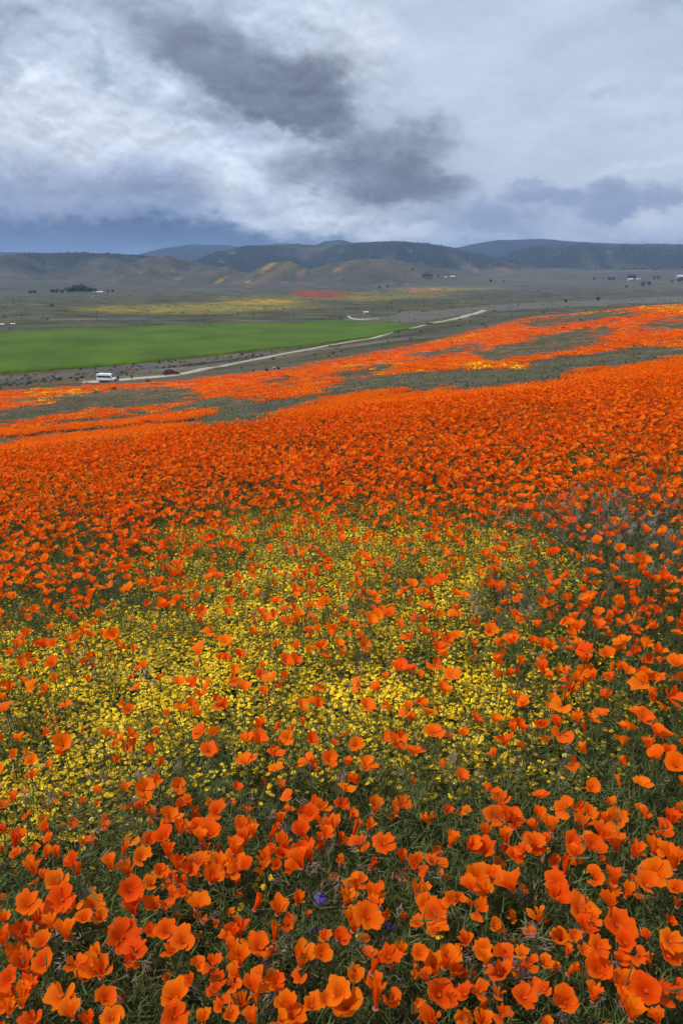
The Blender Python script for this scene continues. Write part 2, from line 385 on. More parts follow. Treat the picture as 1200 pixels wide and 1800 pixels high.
PAL = {k: np.array(v) * (.72 if k not in ('poppy', 'yel', 'green') else (.6 if k == 'green' else .9)) for k, v in PAL.items()}  # land tones scaled down, cloud shadow over the distant plain painted in
def ell(u, v, e, soft=.45):
    return (1 - sstep(1 - soft, 1 + soft, np.hypot((u - e[0]) / e[2], (v - e[1]) / e[3]))) * e[4]
def cover(x, y, z):
    """poppy and yellow cover (0..1) of the hillside beyond the near meadow"""
    u, v, d = project(x, y, z); r = np.hypot(x, y)
    ok = (d > 0)
    u = np.where(ok, np.clip(u, -400, 1600), np.where(x < 0, -400, 1600)); v = np.where(ok, np.clip(v, 300, 3000), 1500)
    r_ = sstep(30, 70, r)[...]; na = fbm(x / 9, y / 9, 61, 4) * (1 - r_) + fbm(x / 26, y / 7, 64, 4) * r_; nb = fbm(x / 2.6, y / 2.6, 62, 3); nc = fbm(x / 30, y / 30, 63, 3)
    uu = u + 45 * na + 26 * nb; vv = v + 7 * na + 5 * nb + 3 * fbm(x / .9, y / .9, 65, 2)
    hv = np.interp(u, HILL_U, HILL_V)
    on = sstep(-3, 6, vv - hv) * (r < 520)
    bare = np.zeros(u.shape)
    for p in BARE:
        for dv in (-2, 2): bare = np.maximum(bare, inpoly(uu, vv + dv, p) * 1.0)
    for p in BACK_IN: bare = np.where(inpoly(uu, vv, p), 0.25, bare)
    up = (v < 700)
    thin = sstep(-.06, .24, na + .35 * nb + .3 * nc) * sstep(20, 42, r) * .88
    pop = on * (1 - bare * .96) * (1 - thin * .8)
    stray = sstep(.18, .5, nb + na * .5) * .6
    pop = np.maximum(pop, on * bare * stray * .55 * (nb > .16))
    yel = np.zeros(u.shape)
    for e in YELLOW: yel = np.maximum(yel, ell(uu, vv, e))
    return u, v, r, on, pop, yel * on, bare, na, nb, nc
def lerp(a, b, t): return a + (b - a) * np.clip(t, 0, 1)[..., None]
def land_colour(x, y, z):
    u, v, r, on, pop, yel, bare, na, nb, nc = cover(x, y, z)
    m1 = fbm(x / 60, y / 60, 71, 4); m2 = fbm(x / 240, y / 240, 72, 4); m3 = fbm(x / 14, y / 14, 73, 3)
    c = np.ones(x.shape + (3,)) * PAL['scrub']
    c = lerp(c, PAL['grey'], sstep(-.1, .45, m3 + m1 * .5) * .8)
    c = lerp(c, PAL['olive'], sstep(0, .5, m1 + m2 * .6) * .6)
    # near meadow soil
    s = lerp(np.ones(x.shape + (3,)) * PAL['soil'], PAL['dkgreen'], sstep(-.2, .3, nb) * .85)
    wn = (1 - sstep(9, 16, r))
    c = lerp(c, s, wn)
    hillbase = lerp(np.ones(x.shape + (3,)) * np.array((.062, .066, .034)), PAL['grey'] * .9, sstep(0, .5, nb + na * .4) * .8)
    hillbase = lerp(hillbase, PAL['dkgreen'] * 1.6, sstep(.1, .5, na - nb * .3) * .6)
    c = lerp(c, hillbase, on * sstep(10, 18, r))
    c = lerp(c, PAL['poppy'] * .85, pop * sstep(14, 90, r) * (.40 + .5 * sstep(60, 160, r)))
    c = lerp(c, PAL['yel'] * .85, yel * pop * sstep(14, 40, r) * .45)
    # plain beyond the hill
    pl = (1 - on) * sstep(150, 230, r)
    band = sstep(-.2, .35, fbm(x / 90, y / 40, 75, 4))
    fs = fbm(x / 45, y / 16, 77, 4)
    plain = lerp(np.ones(x.shape + (3,)) * PAL['scrub'] * .80, PAL['olive'] * .85, band)
    plain = lerp(plain, PAL['grey'] * 1.05, sstep(.05, .45, fbm(x / 120, y / 50, 76, 4)) * .7)
    plain = plain * (1 + 1.1 * fs)[..., None]
    c = lerp(c, plain, pl)
    wu = u + 30 * m1 + 10 * m3; wv = v + 3 * m1 + 1.5 * m3
    def patch(poly, col, a):
        nonlocal c
        c = lerp(c, PAL[col], inpoly(wu, wv, poly) * a * pl * (.75 + .5 * m3))
    # reddish scatter between track and field
    c = lerp(c, PAL['rust'] * .8, pl * (v > 600) * sstep(.05, .4, m3) * .45)
    c = lerp(c, PAL['grey'] * .9, pl * inpoly(wu, wv, [(-300, 690), (0, 660), (200, 644), (400, 624), (560, 608), (560, 612), (400, 632), (200, 655), (0, 675), (-300, 710)]) * .75)
    c = lerp(c, PAL['grey'] * 1.15, pl * inpoly(wu, wv, [(560, 566), (640, 556), (760, 545), (900, 533), (1200, 520), (1300, 514), (1300, 522), (1200, 530), (900, 543), (800, 553), (740, 566), (640, 567)]) * .8)
    far_ok = (r > 430)
    for e, col in [((300, 543, 150, 8, .75), 'mustard'), ((430, 538, 120, 8, .7), 'mustard'), ((480, 524, 90, 5, .5), 'mustard'), ((210, 544, 70, 4, .6), 'mustard'), ((470, 531, 60, 4, .5), 'yel'),
                   ((700, 518, 110, 7, .45), 'mustard'), ((640, 524, 60, 5, .6), 'mustard'), ((830, 505, 75, 4.5, .75), 'mustard'), ((750, 508, 50, 5, .5), 'yel'), ((745, 513, 26, 5, .5), 'rust'),
                   ((570, 517, 46, 6.5, 1.), 'rust'), ((540, 515, 30, 5, .8), 'rust'), ((1060, 485, 160, 4.5, .55), 'mustard'), ((1150, 480, 90, 3, .5), 'mustard'), ((930, 488, 90, 4, .45), 'tan'), ((800, 497, 200, 3.5, .6), 'tan'),
                   ((150, 516, 260, 3, .55), 'grey'), ((1000, 478, 190, 3, .6), 'grey'), ((350, 508, 90, 2.5, .8), 'grey'), ((280, 505, 60, 4, .16), 'rust'), ((760, 492, 160, 5, .5), 'tan'), ((30, 523, 200, 3.5, .35), 'olive')]:
        c = lerp(c, PAL[col] * (1.15 if col == 'mustard' else 1), ell(wu, wv, e, .5) * pl * far_ok * np.clip(.62 + 1.1 * m3 + .8 * fs, .12, 1.1))
    # hills
    hl = sstep(2500, 2900, r)
    h1 = fbm(x / 420, y / 420, 81, 5, .6); h2 = fbm(x / 90, y / 90, 82, 4, .6); h3 = fbm(x / 1100, y / 1100, 83, 3)
    hc = lerp(np.ones(x.shape + (3,)) * np.array((.130, .120, .080)), np.array((.15, .125, .075)), sstep(-.3, .3, h2))
    near_f = 1 - sstep(3500, 4300, r)
    scrubby = sstep(-.12, .25, h1 + .45 * h2 + .25 * h3 + .30 * (1 - near_f) - .22 * near_f)
    hc = hc * (1 + .8 * h2)[..., None]
    hc = lerp(hc, np.array((.022, .030, .022)), scrubby * .9)
    hc = lerp(hc, np.array((.11, .12, .035)), sstep(.1, .4, -h1 + h3 * .5) * .5 * near_f)
    flat = sstep(640, 900, u) * sstep(470, 476, v) * (1 - sstep(5200, 5600, r))
    hc = lerp(hc, lerp(np.ones(x.shape + (3,)) * np.array((.13, .125, .085)), np.array((.21, .175, .10)), sstep(-.2, .4, fbm(x / 500, y / 160, 89, 4))), flat)
    for e in [(440, 470, 14, 3.5, 1), (432, 474, 10, 2.5, 1), (475, 466, 14, 3, 1), (466, 472, 12, 3, .8), (530, 478, 10, 3, .7), (388, 492, 12, 3, .8), (437, 494, 8, 2, .9), (595, 472, 12, 3, .5), (500, 470, 90, 8, .25)]:
        a = R(-28); du = u - e[0]; dv = (v - e[1])
        hc = lerp(hc, np.array((.60, .34, .05)), (1 - sstep(.5, 1.3, np.hypot((du * math.cos(a) + dv * math.sin(a)) / e[2], (-du * math.sin(a) + dv * math.cos(a)) / (e[3] * .8)))) * e[4] * near_f)
    for e in [(820, 470, 14, 3, .6), (835, 473, 6, 3, .7), (880, 471, 14, 3, .6), (890, 474, 12, 3, .6)]: hc = lerp(hc, np.array((.45, .26, .08)), ell(u, v, e) * .8)
    spots = sstep(.42, .6, fbm(x / 70, y / 35, 86, 3)) * ((u > 90) & (u < 320) & (v > 474) & (v < 506))
    hc = lerp(hc, np.array((.42, .36, .28)), spots * near_f * .8)
    hc = lerp(hc, np.array((.36, .33, .30)), sstep(.5, .62, fbm(x / 160, y / 60, 87, 3)) * .5 * (1 - flat))
    c = lerp(c, hc * (.52 - .32 * sstep(6800, 8200, r))[..., None], hl)  # hill albedo lowered to stand in for cloud shadow; farthest range darker still
    return np.clip(c, .004, 1)

def grid_mesh(name, i0, i1, mat, kind='structure'):
    gx, gy, gz = GXc[i0:i1], GYc[i0:i1], GZ[i0:i1]; ny, nx = gx.shape
    co = np.stack([gx.ravel(), gy.ravel(), gz.ravel()], 1)
    j, i = np.meshgrid(np.arange(ny - 1), np.arange(nx - 1), indexing='ij'); a = (j * nx + i).ravel()
    F4 = np.stack([a, a + 1, a + nx + 1, a + nx], 1)[:, ::-1]
    me = bpy.data.meshes.new(name); me.vertices.add(len(co)); me.vertices.foreach_set('co', co.ravel())
    me.loops.add(F4.size); me.loops.foreach_set('vertex_index', F4.ravel().astype(np.int32))
    me.polygons.add(len(F4)); me.polygons.foreach_set('loop_start', np.arange(0, F4.size, 4, dtype=np.int32))
    me.polygons.foreach_set('use_smooth', np.ones(len(F4), bool)); me.update(); me.validate()
    col = land_colour(co[:, 0], co[:, 1], co[:, 2] + .12)
    at_ = me.color_attributes.new('cover', 'FLOAT_COLOR', 'POINT'); at_.data.foreach_set('color', np.concatenate([col, np.ones((len(col), 1))], 1).ravel())
    me.materials.append(mat); o = link(name, me); tag(o, kind=kind); return o

def new_mat(name):
    m = bpy.data.materials.new(name); m.use_nodes = True; q = NT(m.node_tree); q.n.clear()
    out = q.new('ShaderNodeOutputMaterial'); return m, q, out
def land_material():
    m, q, out = new_mat('land'); at_ = q.new('ShaderNodeAttribute', attribute_name='cover')
    tcn = q.new('ShaderNodeTexCoord').outputs['Object']
    n1 = q.noise(tcn, 9.0, 5, .65); n2 = q.noise(tcn, 1.3, 5, .6); n3 = q.noise(tcn, .05, 8, .7); n4 = q.noise(tcn, .4, 4, .6)
    k = q.math('MULTIPLY', q.maprange(n1, .3, .7, .72, 1.3, 'LINEAR'), q.maprange(n2, .3, .7, .72, 1.3, 'LINEAR'))
    k = q.math('MULTIPLY', k, q.maprange(n3, .3, .7, .7, 1.3, 'LINEAR')); k = q.math('MULTIPLY', k, q.maprange(n4, .3, .7, .75, 1.25, 'LINEAR'))
    c = q.vec('SCALE', at_.outputs['Color']); q.l.new(k, c.node.inputs['Scale'])
    b = q.new('ShaderNodeBsdfPrincipled'); q.l.new(c, b.inputs['Base Color']); b.inputs['Roughness'].default_value = .95; b.inputs['Specular IOR Level'].default_value = .1
    bp = q.new('ShaderNodeBump'); bp.inputs['Strength'].default_value = .5; bp.inputs['Distance'].default_value = .02; q.l.new(n1, bp.inputs['Height']); q.l.new(bp.outputs[0], b.inputs['Normal'])
    q.l.new(b.outputs[0], out.inputs[0]); return m
M_LAND = land_material()
k_h = int(np.searchsorted(RR, 2600))
ground = grid_mesh('ground', 0, k_h + 1, M_LAND)
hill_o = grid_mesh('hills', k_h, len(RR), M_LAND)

def simple_mat(name, col, rough=.8, var=.25, scale=8.0, spec=.2, metal=0.0, trans=0.0, inst=False, hue=None, coat=0.0):
    """principled colour broken up by noise; trans lets light through thin leaves; inst varies it per copy"""
    m, q, out = new_mat(name)
    tcn = q.new('ShaderNodeTexCoord').outputs['Object']; n = q.noise(tcn, scale, 4, .6)
    k = q.maprange(n, .3, .7, 1 - var, 1 + var, 'LINEAR')
    base = col
    if inst:
        a = q.new('ShaderNodeAttribute', attribute_type='INSTANCER', attribute_name='tint')
        k = q.math('MULTIPLY', k, q.maprange(a.outputs['Fac'], 0, 1, .7, 1.35, 'LINEAR'))
        if hue: base = q.mix(q.maprange(a.outputs['Fac'], 0, 1, 0, 1, 'LINEAR'), col, hue)
    rgb = q.new('ShaderNodeRGB'); rgb.outputs[0].default_value = (*col, 1)
    c = q.vec('SCALE', base if isinstance(base, bpy.types.NodeSocket) else rgb.outputs[0]); q.l.new(k, c.node.inputs['Scale'])
    b = q.new('ShaderNodeBsdfPrincipled'); q.l.new(c, b.inputs['Base Color']); b.inputs['Roughness'].default_value = rough
    b.inputs['Specular IOR Level'].default_value = spec; b.inputs['Metallic'].default_value = metal; b.inputs['Coat Weight'].default_value = coat
    if trans:
        t = q.new('ShaderNodeBsdfTranslucent'); q.l.new(c, t.inputs[0]); mx = q.new('ShaderNodeMixShader'); mx.inputs[0].default_value = trans
        q.l.new(b.outputs[0], mx.inputs[1]); q.l.new(t.outputs[0], mx.inputs[2]); q.l.new(mx.outputs[0], out.inputs[0])
    else: q.l.new(b.outputs[0], out.inputs[0])
    return m

# crop field
M_CROP = simple_mat('crop_green', tuple(PAL['green']), .9, .30, .035)
def crop():
    us = np.linspace(-150, 735, 90); nearv = np.interp(us, [-150, 0, 200, 400, 560, 660, 735], [671, 657, 643, 622, 605, 592, 573]); farv = np.interp(us, [-150, 0, 200, 400, 600, 700, 735], [590, 583, 576, 568.5, 563.5, 567, 571.5])
    rows = []
    nr = 16
    for k, u in enumerate(us):
        a = at(u, nearv[k] + .9 * math.sin(k * 2.3) * math.sin(k * .71)); b = at(u, farv[k] + .35 * math.sin(k * 1.9))
        rows.append([a[:2] + (b[:2] - a[:2]) * t for t in np.linspace(0, 1, nr)])
    G = np.array(rows); z = ground_z(G[..., 0], G[..., 1])
    P = []
    for k in range(len(us)):
        r_ = [(G[k, i, 0], G[k, i, 1], z[k, i] + .40) for i in range(nr)]
        P.append([(G[k, 0, 0], G[k, 0, 1], z[k, 0] - 1)] + r_ + [(G[k, -1, 0], G[k, -1, 1], z[k, -1] - 1)])
    m = MB(); m.grid(P); o = link('crop_field', m.mesh('crop_field', [M_CROP])); tag(o, kind='structure')
crop()
def ribbon(name, pix, wid, mat, lift=.22, n=90):
    P = np.array([at(u, v)[:2] for u, v in pix]); s = np.r_[0, np.cumsum(np.hypot(*np.diff(P, axis=0).T))]; t = np.linspace(0, s[-1], n)
    Q = np.stack([pchip(s, P[:, 0], t), pchip(s, P[:, 1], t)], 1); T = np.gradient(Q, axis=0); T /= np.linalg.norm(T, axis=1)[:, None]; N = np.stack([-T[:, 1], T[:, 0]], 1)
    rows = []
    for k in range(n):
        w = (wid if not callable(wid) else wid(k / (n - 1))) * (1 + .12 * math.sin(k * 1.7) * math.sin(k * .6)); row = []
        for q in (-.62, -.5, -.2, .2, .5, .62):
            x, y = Q[k] + N[k] * w * q; row.append((x, y, float(ground_z(x, y)) + (lift if abs(q) < .6 else -.5)))
        rows.append(row)
    m = MB(); m.grid(rows); o = link(name, m.mesh(name, [mat])); tag(o, kind='structure'); return Q, T
M_DUST = simple_mat('pale_dust', (.35, .31, .245), .95, .2, .5)
road_Q, road_T = ribbon('dirt_road', [(150, 672), (200, 669), (262, 664), (300, 661), (335, 655), (400, 642), (470, 628), (560, 611), (620, 600), (665, 592), (710, 579), (745, 572)], lambda t: 4.0 - 1.2 * t, M_DUST, .3)
ribbon('dirt_road', [(755, 569), (790, 563), (820, 555), (850, 546)], 4.5, M_DUST, .5, 30)
ribbon('dirt_track', [(612, 556), (618, 560), (640, 562), (665, 560)], 1.3, M_DUST, .6, 20)

# ---------------------------------------------------------------- plant materials
def petal_mat(name, inst):
    m, q, out = new_mat(name)
    al = q.new('ShaderNodeAttribute', attribute_name='along').outputs['Fac']
    if inst: tint = q.new('ShaderNodeAttribute', attribute_type='INSTANCER', attribute_name='tint').outputs['Fac']
    else:
        oi = q.new('ShaderNodeObjectInfo'); sp = q.new('ShaderNodeSeparateColor'); q.l.new(oi.outputs['Color'], sp.inputs[0]); tint = sp.outputs[0]
    tcn = q.new('ShaderNodeTexCoord').outputs['Object']
    n = q.noise(tcn, 55.0, 3, .6)
    outer = q.mix(tint, (.90, .095, .002), (.97, .225, .003))
    inner = q.mix(tint, (.78, .060, .001), (.88, .115, .002))
    if inst: inner = q.mix(.65, inner, outer)
    c = q.mix(q.maprange(q.math('ADD', al, q.math('MULTIPLY', q.math('SUBTRACT', n, .5), .5)), .15, .95), inner, outer)
    geo = q.new('ShaderNodeNewGeometry')
    b = q.new('ShaderNodeBsdfPrincipled'); q.l.new(c, b.inputs['Base Color']); b.inputs['Roughness'].default_value = .55; b.inputs['Specular IOR Level'].default_value = .10
    t = q.new('ShaderNodeBsdfTranslucent'); q.l.new(c, t.inputs[0])
    # fine creases running from the claw of the petal to its rim
    wv = q.new('ShaderNodeTexNoise'); mp = q.new('ShaderNodeMapping'); q.l.new(tcn, mp.inputs[0]); mp.inputs['Scale'].default_value = (260, 260, 24); q.l.new(mp.outputs[0], wv.inputs[0]); wv.inputs['Scale'].default_value = 1.0
    bp = q.new('ShaderNodeBump'); bp.inputs['Strength'].default_value = .5; bp.inputs['Distance'].default_value = .0015; q.l.new(wv.outputs[0], bp.inputs['Height'])
    q.l.new(bp.outputs[0], b.inputs['Normal'])
    mx = q.new('ShaderNodeMixShader'); mx.inputs[0].default_value = .44; q.l.new(b.outputs[0], mx.inputs[1]); q.l.new(t.outputs[0], mx.inputs[2]); q.l.new(mx.outputs[0], out.inputs[0])
    return m
M_PET = petal_mat('poppy_petal', False); M_PETI = petal_mat('poppy_petal_scattered', True)
M_STEM = simple_mat('poppy_stem', (.085, .14, .045), .7, .3, 30, trans=.15)
M_RIM = simple_mat('poppy_rim', (.30, .10, .05), .7, .2, 30)
M_STAM = simple_mat('poppy_stamens', (.80, .22, .01), .8, .3, 200)
M_BUDC = simple_mat('bud_cap', (.34, .16, .11), .7, .3, 60, trans=.2)
M_YEL = simple_mat('yellow_rays', (.86, .56, .012), .6, .15, 90, trans=.25, inst=False)
M_YELI = simple_mat('yellow_rays_scattered', (.88, .60, .010), .6, .15, 90, trans=.25, inst=True, hue=(.90, .68, .02))
M_YCEN = simple_mat('yellow_disc', (.62, .30, .006), .8, .2, 200)
M_FOL = simple_mat('ferny_leaf', (.078, .108, .022), .75, .3, 14, trans=.25, inst=True, hue=(.11, .125, .042))
M_GRASS = simple_mat('grass_blade', (.078, .098, .018), .7, .3, 10, trans=.25, inst=True, hue=(.16, .12, .045))
M_DRY = simple_mat('dry_grass', (.20, .145, .11), .8, .3, 14, trans=.2, inst=True, hue=(.30, .24, .17))
M_DRYO = simple_mat('brome_head', (.27, .20, .165), .75, .35, 40, trans=.25)
M_PUR = simple_mat('violet_petals', (.17, .09, .52), .6, .25, 80, trans=.3)
M_SAGE = simple_mat('sage_leaf', (.135, .145, .105), .85, .3, 3, inst=True, hue=(.085, .095, .055))
M_WEED = simple_mat('weed_leaf', (.105, .125, .085), .8, .3, 14, trans=.2, inst=True, hue=(.16, .15, .12))
M_DARK = simple_mat('dark_scrub', (.042, .055, .032), .9, .3, 3, inst=True, hue=(.06, .07, .035))

# ---------------------------------------------------------------- poppy shapes
PI = math.pi
def petal(mb, rng, ang, phi0, phi1, curl, half=50, L=1.0, lay=0.0, ns=6, nt=7, mi=0, sag=0.0):
    """one fan-shaped petal of unit length growing from the origin about +Z; phi = lean from the axis"""
    ph1 = rng.random() * 6.28; ph2 = rng.random() * 6.28; rip = rng.uniform(.03, .085); skew = rng.uniform(-.12, .12); rows = []; al = []
    k1 = rng.choice((3.0, 4.0, 5.0)); notch = rng.uniform(0, .07)
    for i in range(ns + 1):
        row = []
        for j in range(nt + 1):
            t = -1 + 2 * j / nt; end = L * (1 - .27 * abs(t) ** 2.6 + skew * t - notch * math.exp(-(t / .25) ** 2) + rip * .8 * math.sin(k1 * t * 1.6 + ph1))
            n = 8; r = .045; z = 0.0; ss = i / ns
            for q in range(n):
                s = (q + .5) / n * ss
                phi = R(phi0 + (phi1 - phi0) * s ** .8 + curl * max(0.0, s - .62) ** 1.4 * (3 + 1.2 * math.sin(2.5 * t + ph2)) + sag * s * t * 18)
                r += math.sin(phi) * end * ss / n; z += math.cos(phi) * end * ss / n
            fan = min(1.0, .30 + 1.05 * ss ** .55)
            a = R(ang + half * t * fan)
            w = rip * ss ** 2 * math.sin(k1 * 1.7 * t + ph2)
            r2 = max(r + w + lay * ss * .05, .004)
            row.append((r2 * math.cos(a), r2 * math.sin(a), z + .6 * w + .035 * t * t * ss)); al.append(ss)
        rows.append(row)
    mb.grid(rows, mi, a=al)
FORMS = {   # phi0, phi1, curl, half-angle, visible width per unit length
    'open': (32, 62, 26, 56, 1.65), 'bowl': (24, 46, 22, 60, 1.35), 'cup': (22, 16, 34, 62, 1.0), 'roll': (11, -5, 16, 70, .55), 'ragged': (38, 62, 20, 48, 1.7), 'flared': (26, 30, 46, 56, 1.4)}
def flower_petals(form, rng, ns=6, nt=7):
    p0, p1, cu, hf, _ = FORMS[form]; out = []; a0 = rng.uniform(0, 90); ob = rng.uniform(-10, 10)
    for k in range(4):
        m = MB(); a = a0 + 90 * k + rng.uniform(-7, 7); d0, d1, dc, L = rng.gauss(0, 3), rng.gauss(0, 6), rng.uniform(.5, 1.5), rng.uniform(.92, 1.06)
        if form == 'ragged': d1 = rng.choice((-48, -30, -8, 10, 26)) + rng.uniform(-6, 6); d0 = d1 * .35; L = rng.uniform(.85, 1.1)
        if form == 'flared' and k in (0, 2): d1 -= 14
        petal(m, rng, a, p0 + d0 + ob * math.cos(R(a)), p1 + d1 + ob * math.cos(R(a)) * 1.5, cu * dc, hf * rng.uniform(.9, 1.05), L, lay=(1 if k % 2 else -1), ns=ns, nt=nt, sag=rng.uniform(-1, 1))
        out.append(m)
    return out
def stamens_mb(rng, n=12):
    m = MB()
    for k in range(n):
        a = rng.uniform(0, 6.28); t = rng.uniform(.1, .55); h = rng.uniform(.22, .36)
        d = Vector((math.cos(a) * t, math.sin(a) * t, 1)); p = d * h
        m.tube([(0, 0, .02), tuple(p * .6), tuple(p)], [.012, .018, .004], 3)
    return m
def receptacle_mb():
    m = MB(); rows = []
    for z, r in ((-.20, .045), (-.10, .065), (-.02, .11), (.0, .15), (.012, .12), (.02, .05)):
        rows.append([(r * math.cos(t), r * math.sin(t), z) for t in [6.2832 * k / 7 for k in range(7)]])
    m.grid(rows[:3], 0, closed=True); m.grid(rows[2:], 1, closed=True); return m
def stem_mb(h, rng, r=.0013, bend=.02, n=5):
    a = rng.uniform(0, 6.28); pts = []
    for k in range(6):
        t = k / 5; q = math.sin(t * PI) * bend + .006 * math.sin(t * 9 + a)
        pts.append((q * math.cos(a), q * math.sin(a), h * t))
    m = MB(); m.tube(pts, [r * 1.15, r * 1.1, r, r, r * .95, r * .9], n, 0, False); return m

rng = random.Random(7)
HEADS = {}
for form, n in (('open', 5), ('bowl', 6), ('cup', 6), ('roll', 3), ('ragged', 7), ('flared', 4)):
    HEADS[form] = []
    for k in range(n):
        ps = flower_petals(form, rng, 7, 8)
        HEADS[form].append(([p.mesh('petal', [M_PET]) for p in ps], stamens_mb(rng).mesh('stamens', [M_STAM]), receptacle_mb().mesh('receptacle', [M_STEM, M_RIM])))
STEMS = [stem_mb(1.0, rng, r=.0016, bend=b).mesh('stem', [M_STEM]) for b in (.01, .03, .05, .02)]

# ---------------------------------------------------------------- scattering on points
def scatter(name, protos, pts, rot, scl, idx, tint, label=None, mats=None):
    n = len(pts); me = bpy.data.meshes.new(name); me.vertices.add(n); me.vertices.foreach_set('co', np.asarray(pts, np.float32).ravel())
    def attr(nm, ty, dat, f='value'): a = me.attributes.new(nm, ty, 'POINT'); a.data.foreach_set(f, np.ascontiguousarray(dat).ravel())
    attr('rot', 'FLOAT_VECTOR', np.asarray(rot, np.float32), 'vector'); attr('scl', 'FLOAT', np.asarray(scl, np.float32))
    attr('idx', 'INT', np.asarray(idx, np.int32)); attr('tint', 'FLOAT', np.asarray(tint, np.float32))
    o = link(name, me); tag(o, kind='stuff')
    if label: o['label'] = label
    ng = bpy.data.node_groups.new(name, 'GeometryNodeTree'); ng.interface.new_socket('Geometry', in_out='INPUT', socket_type='NodeSocketGeometry'); ng.interface.new_socket('Geometry', in_out='OUTPUT', socket_type='NodeSocketGeometry')
    N, L = ng.nodes, ng.links; gi = N.new('NodeGroupInput'); go = N.new('NodeGroupOutput'); jn = N.new('GeometryNodeJoinGeometry')
    for pm in reversed(protos):
        po = bpy.data.objects.new(pm.name + '_shape', pm); oi = N.new('GeometryNodeObjectInfo'); oi.inputs['Object'].default_value = po
        g2 = N.new('GeometryNodeGeometryToInstance'); L.new(oi.outputs['Geometry'], g2.inputs[0]); L.new(g2.outputs[0], jn.inputs[0])
    ip = N.new('GeometryNodeInstanceOnPoints'); L.new(gi.outputs[0], ip.inputs['Points']); L.new(jn.outputs[0], ip.inputs['Instance']); ip.inputs['Pick Instance'].default_value = True
    def na(nm, ty):
        q = N.new('GeometryNodeInputNamedAttribute'); q.data_type = ty; q.inputs[0].default_value = nm; return q.outputs['Attribute']
    L.new(na('idx', 'INT'), ip.inputs['Instance Index']); e2r = N.new('FunctionNodeEulerToRotation'); L.new(na('rot', 'FLOAT_VECTOR'), e2r.inputs[0]); L.new(e2r.outputs[0], ip.inputs['Rotation'])
    L.new(na('scl', 'FLOAT'), ip.inputs['Scale']); L.new(ip.outputs[0], go.inputs[0])
    md = o.modifiers.new('scatter', 'NODES'); md.node_group = ng
    return o
nr = np.random.RandomState(11)
def wedge(n, r0, r1, half=33):
    r = np.sqrt(nr.rand(n) * (r1 * r1 - r0 * r0) + r0 * r0); th = R(half) * (2 * nr.rand(n) - 1); return r * np.sin(th), r * np.cos(th)
def wedge_n(dens, r0, r1, half=33): return int(dens * R(half) * (r1 * r1 - r0 * r0))

POP = '''999999999999 999999999999 999999999999 888899999888 889765556777 787533344556 766433333565 555444445567 444444455689 444434455779 444433444679 544433334779
434433344779 433456566888 454455566788 565656457788 676546465777 667534664677 777535564676 765454554567 875464554687 876555646677 876555646677'''.split()
YEL = '''000000000000 000000000020 000000000211 542001111343 110368656763 113788898731 234899999321 346899999300 678899998300 788999888421 888999988432 888888887533
777666666422 884322455210 974111021000 752020010001 310020000000 110010000010 010010001000 000000010000 000000000000 000000000000 000000000000'''.split()
POP = np.array([[int(c_) for c_ in r_] for r_ in POP]) / 9.0; YEL = np.array([[int(c_) for c_ in r_] for r_ in YEL]) / 9.0
def mapval(M, u, v):
    fu = np.clip((u - 50) / 100, 0, 10.999); fv = np.clip((v - 700) / 50, 0, len(M) - 1.001); i = fv.astype(int); j = fu.astype(int); a = fv - i; b = fu - j
    return (M[i, j] * (1 - a) + M[i + 1, j] * a) * (1 - b) + (M[i, j + 1] * (1 - a) + M[i + 1, j + 1] * a) * b
DARKS = [(340, 905, 60, 22), (430, 868, 60, 14), (150, 905, 40, 16), (1120, 960, 90, 55), (990, 930, 60, 20), (860, 1095, 50, 25), (720, 1180, 35, 22), (330, 1350, 60, 30), (60, 1300, 60, 20), (200, 1050, 50, 25), (720, 1440, 70, 35), (940, 735, 50, 8), (645, 792, 14, 8), (540, 790, 30, 8), (1050, 905, 80, 12), (150, 960, 40, 12)]
def near_density(x, y, hf):
    z = ground_z(x, y) + hf; u, v, d = project(x, y, z); r = np.hypot(x, y)
    _, _, _, on, pop, yl, bare, na, nb, nc = cover(x, y, ground_z(x, y) + hf * 1.15)
    p = mapval(POP, u, v); q = mapval(YEL, u, v)
    cl = fbm(x / .32, y / .32, 91, 3); c2 = fbm(x / 1.1, y / 1.1, 92, 2)
    dk = np.zeros(u.shape)
    for e in DARKS: dk = np.maximum(dk, ell(u + 25 * c2, v + 10 * cl, (*e, 1), .4))
    w = sstep(9, 13, r); hillp = np.where(v < 845, pop, 1.0)
    p = p * (1 - w) + p * np.minimum(hillp, 1) * w
    p = np.clip(p * (1 + 1.5 * cl * (1.25 - p) * 1.6 + .7 * c2 * (1.2 - p)), 0, 1) * (1 - .62 * dk)
    c3 = fbm(x / .5 + 9, y / .5, 93, 3)
    q = np.clip(q * (1.05 + 1.3 * c3 * (1.3 - q) - .5 * cl), 0, 1) * (1 - .8 * dk)
    return u, v, d, p, q, dk

